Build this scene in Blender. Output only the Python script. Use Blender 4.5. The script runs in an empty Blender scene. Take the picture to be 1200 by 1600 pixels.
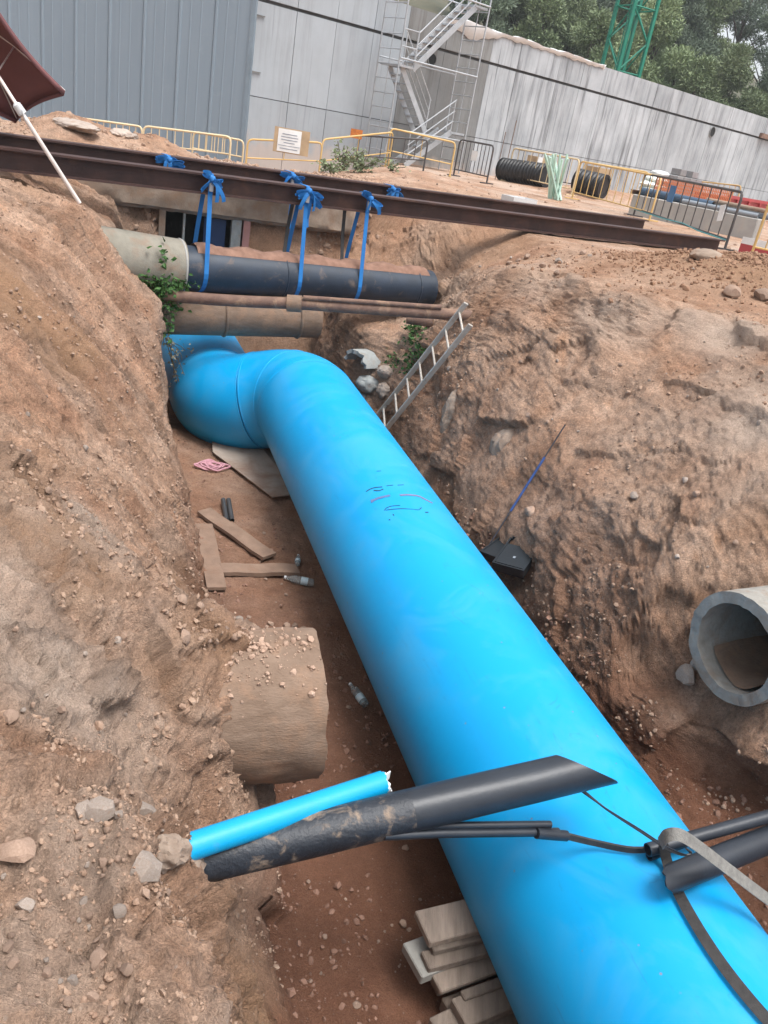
import bpy, bmesh, math, random
import numpy as np
from math import sin, cos, radians, pi, atan2, hypot
from mathutils import Vector, Matrix
from mathutils.bvhtree import BVHTree

random.seed(7)
S = bpy.context.scene
COL = S.collection
# ------------------------------------------------------------------ camera
EYE = 1.1                       # eye above the site ground (z = 0)
FPX = 1280.0                    # focal length in pixels of the 1200 x 1600 picture
PITCH, ROLL = radians(25.0), radians(10.4)
fw = Vector((0, cos(PITCH), -sin(PITCH)))
_u0 = Vector((0, sin(PITCH), cos(PITCH)))
_r0 = Vector((1, 0, 0))
rc = cos(ROLL)*_r0 + sin(ROLL)*_u0
uc = -sin(ROLL)*_r0 + cos(ROLL)*_u0
cd = bpy.data.cameras.new('camera')
cam = bpy.data.objects.new('camera', cd)
COL.objects.link(cam)
cd.sensor_fit = 'VERTICAL'
cd.sensor_height = 32.0
cd.lens = FPX/1600.0*32.0
cd.clip_start = 0.05
cd.clip_end = 2000
cam.matrix_world = Matrix(((rc.x, uc.x, -fw.x, 0), (rc.y, uc.y, -fw.y, 0), (rc.z, uc.z, -fw.z, EYE), (0, 0, 0, 1)))
S.camera = cam
S.render.resolution_x, S.render.resolution_y = 768, 1024
# ------------------------------------------------------------------ world, sun, exposure
SUN = Vector((0.26, -0.20, 0.945)).normalized()
w = bpy.data.worlds.new('World'); S.world = w; w.use_nodes = True
nt = w.node_tree; nt.nodes.clear()
sky = nt.nodes.new('ShaderNodeTexSky'); sky.sky_type = 'NISHITA'; sky.sun_disc = False
sky.sun_elevation = math.asin(SUN.z); sky.sun_rotation = atan2(SUN.x, SUN.y)
sky.dust_density = 4.0; sky.air_density = 1.0
hs = nt.nodes.new('ShaderNodeHueSaturation'); hs.inputs['Saturation'].default_value = 0.30
bg = nt.nodes.new('ShaderNodeBackground'); bg.inputs['Strength'].default_value = 0.15
wo = nt.nodes.new('ShaderNodeOutputWorld')
nt.links.new(sky.outputs[0], hs.inputs['Color']); nt.links.new(hs.outputs[0], bg.inputs[0]); nt.links.new(bg.outputs[0], wo.inputs[0])
sl = bpy.data.lights.new('sun', 'SUN'); sl.energy = 1.5; sl.angle = radians(24); sl.color = (1.0, 0.985, 0.96)
so = bpy.data.objects.new('sun', sl); COL.objects.link(so); so.location = (10, -5, 30)
so.rotation_euler = (-SUN).to_track_quat('-Z', 'Y').to_euler()
S.view_settings.view_transform = 'Standard'; S.view_settings.look = 'None'
S.view_settings.gamma = 1; S.view_settings.use_curve_mapping = False
S.view_settings.exposure = 0.95

# ------------------------------------------------------------------ frames and pixel rays
A3 = Vector((-0.377, 0.926, 0)).normalized()      # along the trench
B3 = Vector((A3.y, -A3.x, 0))                     # across it, to the right
O3 = Vector((0, 0, EYE))
def ray(x, y): return fw + (x-600)/FPX*rc - (y-800)/FPX*uc
def TR(s, u, z): return A3*s + B3*u + Vector((0, 0, z))
def P_z(x, y, z): d = ray(x, y); return O3 + d*((z-EYE)/d.z)
def P_y(x, y, Y): d = ray(x, y); return O3 + d*(Y/d.y)
def P_s(x, y, s): d = ray(x, y); return O3 + d*(s/d.dot(A3))
def P_u(x, y, u): d = ray(x, y); return O3 + d*(u/d.dot(B3))
def SU(P): return P.dot(A3), P.dot(B3), P.z

# ------------------------------------------------------------------ materials
MATS = {}
def nodes_of(name):
    m = bpy.data.materials.new(name); m.use_nodes = True
    t = m.node_tree; t.nodes.clear()
    o = t.nodes.new('ShaderNodeOutputMaterial'); p = t.nodes.new('ShaderNodeBsdfPrincipled')
    t.links.new(p.outputs[0], o.inputs[0])
    return m, t, p
def N(t, kind, **kw):
    n = t.nodes.new(kind)
    for k, v in kw.items():
        if k in n.inputs: n.inputs[k].default_value = v
        else: setattr(n, k, v)
    return n
def ramp(t, fac, stops):
    r = t.nodes.new('ShaderNodeValToRGB'); e = r.color_ramp.elements
    while len(e) < len(stops): e.new(0.5)
    for k, (p, c) in enumerate(stops):
        e[k].position = p; e[k].color = (*c, 1) if len(c) == 3 else c
    t.links.new(fac, r.inputs[0]); return r.outputs[0]
def mix(t, fac, a, b, mode='MIX'):
    m = t.nodes.new('ShaderNodeMix'); m.data_type = 'RGBA'; m.blend_type = mode
    for sock, v in ((m.inputs[0], fac), (m.inputs[6], a), (m.inputs[7], b)):
        if isinstance(v, bpy.types.NodeSocket): t.links.new(v, sock)
        elif isinstance(v, (int, float)): sock.default_value = v
        else: sock.default_value = (*v, 1)
    return m.outputs[2]
def noise(t, vec, scale, detail=5, rough=0.55, stretch=None, dist=0.0):
    if stretch:
        mp = N(t, 'ShaderNodeMapping'); mp.inputs['Scale'].default_value = stretch
        t.links.new(vec, mp.inputs[0]); vec = mp.outputs[0]
    n = N(t, 'ShaderNodeTexNoise', Scale=scale, Detail=detail, Roughness=rough, Distortion=dist)
    t.links.new(vec, n.inputs['Vector']); return n.outputs['Fac']
def G(v): return (v, v, v)
def bump(t, p, h, strength, dist):
    b = N(t, 'ShaderNodeBump', Strength=strength, Distance=dist)
    t.links.new(h, b.inputs['Height']); t.links.new(b.outputs[0], p.inputs['Normal'])
def mat(name, c1, c2=None, scale=6, rough=0.6, metal=0.0, stretch=None, dirt=None, dirt_amt=0.5, dirt_scale=3, bstr=0.25, bdist=0.01,
        bscale=60, rnd=0.0, spec=0.5):
    """paint / stone / wood: two tones, a patchy dirt tone, fine relief and a per-object tint"""
    if name in MATS: return MATS[name]
    m, t, p = nodes_of(name)
    tc = N(t, 'ShaderNodeTexCoord').outputs['Object']
    if rnd > 0:
        oi = N(t, 'ShaderNodeObjectInfo')
        va = N(t, 'ShaderNodeVectorMath', operation='MULTIPLY_ADD')
        cb = N(t, 'ShaderNodeCombineXYZ')
        for k in range(3): t.links.new(oi.outputs['Random'], cb.inputs[k])
        t.links.new(cb.outputs[0], va.inputs[0]); va.inputs[1].default_value = (37, 51, 23); t.links.new(tc, va.inputs[2])
        tc = va.outputs[0]
    c2 = c2 or tuple(v*0.75 for v in c1)
    n1 = noise(t, tc, scale, 6, 0.6, stretch)
    col = ramp(t, n1, [(0.3, c2), (0.7, c1)])
    if dirt:
        n2 = noise(t, tc, dirt_scale, 6, 0.65, None, 0.5)
        msk = ramp(t, n2, [(0.62-0.3*dirt_amt, G(0)), (0.74-0.2*dirt_amt, G(min(1, dirt_amt+0.3)))])
        col = mix(t, msk, col, dirt)
        rr = mix(t, msk, G(rough), G(0.9)); t.links.new(rr, p.inputs['Roughness'])
    else: p.inputs['Roughness'].default_value = rough
    if rnd > 0:
        hv = N(t, 'ShaderNodeHueSaturation')
        mr = N(t, 'ShaderNodeMapRange'); mr.inputs['To Min'].default_value = 1-rnd; mr.inputs['To Max'].default_value = 1+rnd
        t.links.new(oi.outputs['Random'], mr.inputs[0]); t.links.new(mr.outputs[0], hv.inputs['Value']); t.links.new(col, hv.inputs['Color']); col = hv.outputs[0]
    t.links.new(col, p.inputs['Base Color'])
    p.inputs['Metallic'].default_value = metal
    p.inputs['Specular IOR Level'].default_value = spec
    if bstr > 0: bump(t, p, noise(t, tc, bscale, 4, 0.6, stretch), bstr, bdist)
    MATS[name] = m
    return m

SOIL = (0.30, 0.185, 0.125)
def soil_material():
    m, t, p = nodes_of('soil')
    tc = N(t, 'ShaderNodeTexCoord').outputs['Object']
    def att(n):
        a = N(t, 'ShaderNodeAttribute', attribute_name=n); return a.outputs['Fac']
    n1 = noise(t, tc, 1.3, 8, 0.62, None, 0.4)
    n2 = noise(t, tc, 7, 8, 0.65)
    n3 = noise(t, tc, 45, 5, 0.7)
    col = ramp(t, n1, [(0.28, (0.305, 0.160, 0.098)), (0.45, (0.41, 0.247, 0.162)), (0.6, (0.48, 0.325, 0.235)), (0.75, (0.44, 0.243, 0.142))])
    col = mix(t, 0.75, col, ramp(t, n2, [(0.3, G(0.62)), (0.5, G(1.0)), (0.72, G(1.3))]), 'MULTIPLY')
    col = mix(t, 0.8, col, ramp(t, n3, [(0.3, G(0.5)), (0.5, G(1.0)), (0.75, G(1.5))]), 'MULTIPLY')
    # limy, pale patches; yellow-red earth; damp floor, its dark tone partly painted trench shade
    col = mix(t, att('pale'), col, mix(t, n2, (0.43, 0.31, 0.235), (0.58, 0.46, 0.375)))
    col = mix(t, att('ochre'), col, mix(t, n2, (0.30, 0.165, 0.095), (0.40, 0.25, 0.155)))
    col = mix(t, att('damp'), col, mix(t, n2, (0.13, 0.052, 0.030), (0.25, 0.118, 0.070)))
    sm = att('smear_shade')  # clay smears plus crack shade painted into the soil colour
    col = mix(t, 0.9, col, ramp(t, sm, [(0.0, G(0.58)), (0.45, G(1.0)), (0.8, G(1.22)), (1.0, G(1.3))]), 'MULTIPLY')
    n4 = noise(t, tc, 130, 3, 0.7)
    col = mix(t, 0.7, col, ramp(t, n4, [(0.3, G(0.6)), (0.5, G(1.0)), (0.72, G(1.4))]), 'MULTIPLY')
    # grit
    vo = N(t, 'ShaderNodeTexVoronoi', Scale=38.0); t.links.new(tc, vo.inputs['Vector'])
    gm = ramp(t, vo.outputs['Distance'], [(0.12, G(1)), (0.26, G(0))])
    sel = N(t, 'ShaderNodeSeparateColor'); t.links.new(vo.outputs['Color'], sel.inputs[0])
    gs = ramp(t, sel.outputs[0], [(0.72, G(0)), (0.8, G(0.55))])
    col = mix(t, mix(t, 1.0, gm, gs, 'MULTIPLY'), col, ramp(t, sel.outputs[1], [(0.2, (0.28, 0.17, 0.12)), (0.9, (0.5, 0.40, 0.33))]))
    t.links.new(col, p.inputs['Base Color'])
    p.inputs['Roughness'].default_value = 0.92; p.inputs['Specular IOR Level'].default_value = 0.2
    h = N(t, 'ShaderNodeMath', operation='MULTIPLY_ADD'); t.links.new(noise(t, tc, 30, 8, 0.7), h.inputs[0]); h.inputs[1].default_value = 1.0
    t.links.new(noise(t, tc, 110, 4, 0.7), h.inputs[2])
    bump(t, p, h.outputs[0], 1.0, 0.03)
    return m

def streak_concrete(name, c_lo, c_hi, streak, amt):
    m, t, p = nodes_of(name)
    tc = N(t, 'ShaderNodeTexCoord').outputs['Object']
    oi = N(t, 'ShaderNodeObjectInfo')
    col = ramp(t, noise(t, tc, 0.9, 7, 0.6), [(0.3, c_lo), (0.7, c_hi)])
    s1 = noise(t, tc, 1.0, 6, 0.7, (1.1, 1, 0.22)); s2 = noise(t, tc, 1.0, 5, 0.7, (3.6, 1, 0.20)); s3 = noise(t, tc, 1.0, 3, 0.6, (9, 1, 0.22))
    pm = ramp(t, noise(t, tc, 0.45, 5, 0.65, (1, 1, 0.7)), [(0.34, G(0.35)), (0.55, G(1))])
    k1 = mix(t, 1.0, ramp(t, s1, [(0.45, G(0)), (0.68, G(amt*0.6))]), pm, 'MULTIPLY')
    k2 = mix(t, 1.0, ramp(t, s2, [(0.50, G(0)), (0.66, G(amt))]), pm, 'MULTIPLY')
    k3 = mix(t, 1.0, ramp(t, s3, [(0.60, G(0)), (0.70, G(amt*0.8))]), pm, 'MULTIPLY')
    col = mix(t, k1, col, tuple(v*1.25 for v in streak)); col = mix(t, k2, col, streak); col = mix(t, k3, col, tuple(v*0.7 for v in streak))
    hv = N(t, 'ShaderNodeHueSaturation')
    mr = N(t, 'ShaderNodeMapRange'); mr.inputs['To Min'].default_value = 0.90; mr.inputs['To Max'].default_value = 1.08
    t.links.new(oi.outputs['Random'], mr.inputs[0]); t.links.new(mr.outputs[0], hv.inputs['Value']); t.links.new(col, hv.inputs['Color'])
    # tan splash at the foot
    sx = N(t, 'ShaderNodeSeparateXYZ'); t.links.new(tc, sx.inputs[0])
    ad = N(t, 'ShaderNodeMath', operation='MULTIPLY_ADD'); t.links.new(noise(t, tc, 1.2, 5, 0.6), ad.inputs[0]); ad.inputs[1].default_value = 1.6; t.links.new(sx.outputs[2], ad.inputs[2])
    ft = ramp(t, ad.outputs[0], [(0.7, G(0.55)), (1.0, G(0))])
    t.links.new(mix(t, ft, hv.outputs[0], (0.50, 0.40, 0.33)), p.inputs['Base Color'])
    p.inputs['Roughness'].default_value = 0.85
    bump(t, p, noise(t, tc, 25, 6, 0.7), 0.2, 0.01)
    MATS[name] = m
    return m

def leaf_material(name, c1, c2, scale=3.0):
    m, t, p = nodes_of(name)
    tc = N(t, 'ShaderNodeTexCoord').outputs['Object']
    oi = N(t, 'ShaderNodeObjectInfo')
    col = ramp(t, noise(t, tc, scale, 4, 0.6), [(0.3, c1), (0.7, c2)])
    hv = N(t, 'ShaderNodeHueSaturation')
    mr = N(t, 'ShaderNodeMapRange'); mr.inputs['To Min'].default_value = 0.75; mr.inputs['To Max'].default_value = 1.25
    t.links.new(oi.outputs['Random'], mr.inputs[0]); t.links.new(mr.outputs[0], hv.inputs['Value']); t.links.new(col, hv.inputs['Color'])
    t.links.new(hv.outputs[0], p.inputs['Base Color'])
    p.inputs['Roughness'].default_value = 0.6; p.inputs['Specular IOR Level'].default_value = 0.3
    MATS[name] = m
    return m

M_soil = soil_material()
M_blue = mat('blue_polyethylene', (0.0, 0.315, 0.66), (0.0, 0.295, 0.635), 1.2, 0.42, spec=0.32, dirt=(0.07, 0.33, 0.53), dirt_amt=0.16, dirt_scale=1.6, bstr=0.04, bscale=9, bdist=0.01)
def dusty_blue():
    m, t, p = nodes_of('site_worn_blue_pipe')
    tc = N(t, 'ShaderNodeTexCoord').outputs['Object']
    col = ramp(t, noise(t, tc, 0.9, 4, 0.5), [(0.3, (0.0, 0.295, 0.635)), (0.7, (0.0, 0.318, 0.665))])
    dm = ramp(t, noise(t, tc, 1.4, 8, 0.7, None, 0.8), [(0.45, G(0)), (0.75, G(0.30))])
    col = mix(t, dm, col, (0.16, 0.36, 0.52))
    sc_ = ramp(t, noise(t, tc, 1.0, 2, 0.4, (3, 3, 60), 1.2), [(0.665, G(0)), (0.68, G(0.35)), (0.695, G(0))])
    col = mix(t, sc_, col, (0.02, 0.18, 0.40))
    vo = N(t, 'ShaderNodeTexVoronoi', Scale=16.0); t.links.new(tc, vo.inputs['Vector'])
    se = N(t, 'ShaderNodeSeparateColor'); t.links.new(vo.outputs['Color'], se.inputs[0])
    sp = mix(t, 1.0, ramp(t, vo.outputs['Distance'], [(0.05, G(1)), (0.12, G(0))]), ramp(t, se.outputs[0], [(0.90, G(0)), (0.93, G(0.7))]), 'MULTIPLY')
    col = mix(t, sp, col, (0.24, 0.17, 0.12))
    t.links.new(col, p.inputs['Base Color'])
    t.links.new(ramp(t, dm, [(0.0, G(0.40)), (0.3, G(0.62))]), p.inputs['Roughness'])
    p.inputs['Specular IOR Level'].default_value = 0.32
    bump(t, p, noise(t, tc, 5, 3, 0.5), 0.05, 0.01)
    return m
M_blue = dusty_blue()
M_bluesmall = mat('blue_pvc', (0.0, 0.33, 0.62), (0.0, 0.30, 0.57), 4, 0.45, dirt=(0.30, 0.25, 0.2), dirt_amt=0.05, bstr=0.1)
M_black = mat('black_polyethylene', (0.022, 0.028, 0.038), (0.013, 0.016, 0.022), 5, 0.42, bstr=0.1)
M_blackmud = mat('muddy_black_duct', (0.022, 0.028, 0.038), (0.013, 0.016, 0.022), 5, 0.5, dirt=(0.40, 0.29, 0.2), dirt_amt=0.32, dirt_scale=9, bstr=0.5, bscale=40)
M_blackdusty = mat('dusty_black_pipe', (0.020, 0.033, 0.055), (0.012, 0.02, 0.033), 4, 0.5, dirt=(0.20, 0.14, 0.10), dirt_amt=0.16, dirt_scale=6, bstr=0.2)
M_concrete = mat('old_concrete', (0.32, 0.25, 0.195), (0.20, 0.145, 0.105), 5, 0.9, dirt=(0.25, 0.155, 0.10), dirt_amt=0.45, dirt_scale=4, bstr=0.5, bscale=40)
M_concgrey = mat('grey_concrete', (0.31, 0.325, 0.32), (0.22, 0.232, 0.225), 9, 0.85, dirt=(0.25, 0.185, 0.14), dirt_amt=0.28, dirt_scale=6, bstr=0.5, bscale=50)
M_concmud = mat('mud_coated_concrete', (0.23, 0.16, 0.115), (0.15, 0.098, 0.066), 6, 0.9, dirt=(0.27, 0.165, 0.105), dirt_amt=0.45, dirt_scale=5, bstr=0.6, bscale=35, stretch=(1, 1, 3))
M_rustbeam = mat('rusted_beam_steel', (0.085, 0.042, 0.034), (0.042, 0.023, 0.021), 3, 0.6, metal=0.25, dirt=(0.16, 0.085, 0.055), dirt_amt=0.18, dirt_scale=4, bstr=0.3, bscale=40)
M_rustpipe = mat('rusty_pipe_steel', (0.20, 0.12, 0.085), (0.11, 0.062, 0.048), 8, 0.8, dirt=(0.31, 0.20, 0.13), dirt_amt=0.4, dirt_scale=7, bstr=0.5, bscale=50)
M_strap = mat('blue_webbing', (0.010, 0.17, 0.47), (0.008, 0.13, 0.38), 8, 0.7, bstr=0.3, bscale=120)
M_strapgrey = mat('grey_webbing', (0.23, 0.22, 0.20), (0.13, 0.125, 0.115), 30, 0.85, stretch=(1, 1, 1), bstr=0.5, bscale=160)
M_strapdark = mat('dark_webbing', (0.05, 0.047, 0.045), (0.028, 0.027, 0.027), 30, 0.8, bstr=0.4, bscale=160)
M_yellow = mat('yellow_paint', (0.62, 0.42, 0.17), (0.55, 0.36, 0.13), 3, 0.6, dirt=(0.45, 0.36, 0.26), dirt_amt=0.25, dirt_scale=5, bstr=0.1, rnd=0.12)
M_paleyellow = mat('faded_yellow_paint', (0.66, 0.54, 0.34), (0.56, 0.44, 0.26), 3, 0.6, dirt=(0.45, 0.38, 0.3), dirt_amt=0.2, dirt_scale=5, bstr=0.1, rnd=0.1)
M_darkbar = mat('dark_steel_bar', (0.09, 0.085, 0.085), (0.055, 0.05, 0.05), 4, 0.6, metal=0.3, dirt=(0.18, 0.11, 0.08), dirt_amt=0.2, bstr=0.1)
M_galv = mat('galvanised_steel', (0.50, 0.52, 0.54), (0.38, 0.40, 0.42), 5, 0.45, metal=0.5, bstr=0.1, rnd=0.08)
M_alu = mat('dusty_aluminium', (0.55, 0.52, 0.47), (0.42, 0.38, 0.33), 6, 0.55, metal=0.4, dirt=(0.36, 0.27, 0.2), dirt_amt=0.2, dirt_scale=8, bstr=0.15)
M_wood = mat('dusty_plank', (0.235, 0.155, 0.11), (0.155, 0.098, 0.068), 7, 0.85, stretch=(1, 1, 1), dirt=(0.20, 0.115, 0.075), dirt_amt=0.3, dirt_scale=6, bstr=0.5, bscale=60, rnd=0.12)
M_woodgrey = mat('weathered_wood', (0.255, 0.20, 0.16), (0.15, 0.115, 0.09), 10, 0.85, stretch=(3, 0.35, 3), dirt=(0.24, 0.18, 0.14), dirt_amt=0.2, dirt_scale=9, bstr=0.6, bscale=50, rnd=0.22)
M_ply = mat('grey_plywood', (0.36, 0.30, 0.25), (0.29, 0.235, 0.195), 5, 0.8, dirt=(0.21, 0.115, 0.075), dirt_amt=0.45, dirt_scale=1.6, bstr=0.25)
M_white = mat('white_plastic', (0.58, 0.59, 0.59), (0.51, 0.52, 0.52), 4, 0.5, bstr=0.1)
M_offwhite = mat('white_pvc_core', (0.82, 0.82, 0.80), (0.74, 0.74, 0.72), 9, 0.5, bstr=0.1)
M_maroon = mat('maroon_canvas', (0.19, 0.075, 0.075), (0.155, 0.06, 0.06), 3, 0.8, bstr=0.2, bscale=200)
M_pinkpole = mat('painted_pole', (0.70, 0.63, 0.58), (0.60, 0.52, 0.48), 4, 0.45, bstr=0.05)
M_blackbox = mat('black_crate_plastic', (0.012, 0.017, 0.021), (0.008, 0.011, 0.014), 6, 0.35, dirt=(0.16, 0.12, 0.1), dirt_amt=0.05, bstr=0.1)
M_tubeblack = mat('steel_tube', (0.10, 0.10, 0.105), (0.06, 0.06, 0.062), 6, 0.4, metal=0.5, bstr=0.1)
M_rope = mat('pink_rope', (0.55, 0.30, 0.34), (0.42, 0.20, 0.24), 40, 0.9, bstr=0.5, bscale=150)
M_rod = mat('dark_rod', (0.05, 0.045, 0.055), (0.03, 0.028, 0.03), 10, 0.6, bstr=0.2)
M_rodblue = mat('blue_grip', (0.03, 0.08, 0.26), (0.02, 0.05, 0.16), 10, 0.6, bstr=0.2)
M_shed = mat('blue_grey_sheet', (0.205, 0.262, 0.312), (0.188, 0.242, 0.29), 1.2, 0.5, metal=0.0, stretch=(6, 1, 0.15), dirt=(0.26, 0.32, 0.36), dirt_amt=0.08, bstr=0.0, rnd=0.05)
M_shedtrim = mat('blue_grey_trim', (0.20, 0.26, 0.31), None, 3, 0.5, bstr=0.0)
M_green = mat('green_crane_paint', (0.0, 0.20, 0.125), (0.0, 0.16, 0.10), 3, 0.5, bstr=0.0)
M_red = mat('red_sheet', (0.42, 0.055, 0.06), (0.33, 0.045, 0.05), 2, 0.5, bstr=0.1)
M_orange = mat('orange_netting', (0.62, 0.20, 0.09), (0.55, 0.18, 0.08), 4, 0.6, bstr=0.1)
M_sack = mat('white_woven_sack', (0.72, 0.76, 0.72), (0.58, 0.64, 0.59), 8, 0.8, bstr=0.5, bscale=50, rnd=0.06)
M_block = mat('concrete_block', (0.27, 0.265, 0.265), (0.21, 0.205, 0.205), 8, 0.9, bstr=0.5, rnd=0.15)
M_kerb = mat('precast_kerb', (0.38, 0.37, 0.345), (0.30, 0.29, 0.27), 3, 0.85, dirt=(0.42, 0.35, 0.29), dirt_amt=0.25, dirt_scale=3, bstr=0.3)
M_greypipe = mat('grey_pipe', (0.24, 0.27, 0.30), (0.18, 0.20, 0.225), 3, 0.5, bstr=0.05)
M_navypipe = mat('navy_pipe', (0.045, 0.085, 0.14), (0.03, 0.06, 0.10), 3, 0.5, bstr=0.05)
M_corr = mat('black_corrugated', (0.016, 0.016, 0.018), (0.010, 0.010, 0.011), 4, 0.5, bstr=0.05)
M_prop = mat('pale_green_prop', (0.45, 0.62, 0.52), (0.36, 0.52, 0.43), 6, 0.55, bstr=0.1, rnd=0.2)
M_sign = mat('sign_blue', (0.035, 0.16, 0.36), None, 3, 0.5, bstr=0.0)
M_signor = mat('sign_orange', (0.62, 0.20, 0.03), (0.35, 0.10, 0.02), 25, 0.6, bstr=0.0)
M_paper = mat('notice_white', (0.80, 0.81, 0.80), None, 3, 0.6, bstr=0.0)
M_inkgrey = mat('notice_ink', (0.30, 0.33, 0.38), None, 3, 0.6, bstr=0.0)
M_wrap = mat('brown_board', (0.46, 0.33, 0.20), None, 4, 0.7, bstr=0.1)
M_mark = mat('marker_ink', (0.012, 0.05, 0.11), None, 4, 0.7, bstr=0.0)
M_scuff = mat('purple_scuff', (0.10, 0.17, 0.34), None, 4, 0.8, bstr=0.0)
M_scuffrust = mat('rust_smear', (0.20, 0.17, 0.27), None, 4, 0.8, bstr=0.0)
M_rock = mat('loose_rock', (0.37, 0.26, 0.195), (0.27, 0.175, 0.125), 9, 0.9, bstr=0.6, bscale=40, rnd=0.28)
M_rockpale = mat('pale_rubble', (0.40, 0.335, 0.285), (0.29, 0.23, 0.19), 9, 0.9, dirt=(0.33, 0.22, 0.155), dirt_amt=0.3, dirt_scale=6, bstr=0.6, bscale=40, rnd=0.2)
M_pebble = mat('pebble_mix', (0.38, 0.265, 0.19), (0.25, 0.155, 0.105), 14, 0.9, bstr=0.4, bscale=90)
M_clod = mat('earth_clods', (0.27, 0.155, 0.11), (0.165, 0.088, 0.06), 10, 0.95, bstr=0.5, bscale=60)
M_void = mat('shade_dark_concrete', (0.05, 0.055, 0.052), (0.025, 0.03, 0.03), 5, 0.8, dirt=(0.12, 0.12, 0.11), dirt_amt=0.2, dirt_scale=6, bstr=0.3)  # the chamber's inner shade is put into this near-black colour
M_pinkpost = mat('faded_red_post', (0.40, 0.20, 0.18), (0.30, 0.15, 0.13), 5, 0.8, bstr=0.2)
M_wall = streak_concrete('streaked_wall_concrete', (0.33, 0.355, 0.375), (0.46, 0.485, 0.505), (0.115, 0.118, 0.125), 0.92)
M_wallclean = streak_concrete('clean_wall_concrete', (0.31, 0.34, 0.365), (0.37, 0.405, 0.435), (0.22, 0.23, 0.24), 0.45)
M_groove = mat('wall_joint', (0.10, 0.10, 0.10), (0.06, 0.06, 0.06), 4, 0.9, bstr=0.0)
M_pine = leaf_material('pine_needles', (0.08, 0.115, 0.08), (0.17, 0.215, 0.14), 0.35)
M_pine2 = leaf_material('light_pine_needles', (0.13, 0.18, 0.09), (0.24, 0.29, 0.15), 0.35)
M_bark = mat('pine_bark', (0.10, 0.075, 0.06), (0.055, 0.042, 0.036), 6, 0.95, bstr=0.3)
M_ivy = leaf_material('ivy_leaf', (0.022, 0.075, 0.014), (0.075, 0.17, 0.04), 18)
M_weed = leaf_material('dusty_weed_leaf', (0.11, 0.15, 0.075), (0.22, 0.25, 0.14), 8)
M_dryleaf = leaf_material('dry_leaf', (0.20, 0.19, 0.13), (0.33, 0.31, 0.24), 10)
M_stem = mat('brown_stem', (0.12, 0.09, 0.05), None, 8, 0.9, bstr=0.1)
def clear_plastic():
    m, t, p = nodes_of('clear_bottle_plastic')
    p.inputs['Base Color'].default_value = (0.75, 0.82, 0.83, 1); p.inputs['Roughness'].default_value = 0.12
    p.inputs['Transmission Weight'].default_value = 0.85; p.inputs['IOR'].default_value = 1.2
    return m
M_bottle = clear_plastic()
M_label = mat('bottle_label', (0.36, 0.52, 0.60), (0.60, 0.68, 0.70), 60, 0.5, bstr=0.0)

# ------------------------------------------------------------------ mesh helpers
MINV = {}
def thing(name, label, cat, loc=(0, 0, 0), rotz=0.0, group=None):
    o = bpy.data.objects.new(name, None); COL.objects.link(o)
    o.empty_display_size = 0.2
    o.location = loc; o.rotation_euler = (0, 0, rotz)
    o['label'] = label; o['category'] = cat; o['kind'] = 'thing'
    if group: o['group'] = group
    MINV[o] = (Matrix.Translation(Vector(loc)) @ Matrix.Rotation(rotz, 4, 'Z')).inverted()
    return o
def tag(o, label=None, cat=None, group=None, kind=None):
    for k, v in (('label', label), ('category', cat), ('group', group), ('kind', kind)):
        if v: o[k] = v
    if cat and not kind: o['kind'] = 'thing'
    return o
def frame_of(d):
    d = d.normalized()
    up = Vector((0, 0, 1)) if abs(d.z) < 0.95 else Vector((1, 0, 0))
    x = d.cross(up).normalized(); y = x.cross(d).normalized()
    return x, y
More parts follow.
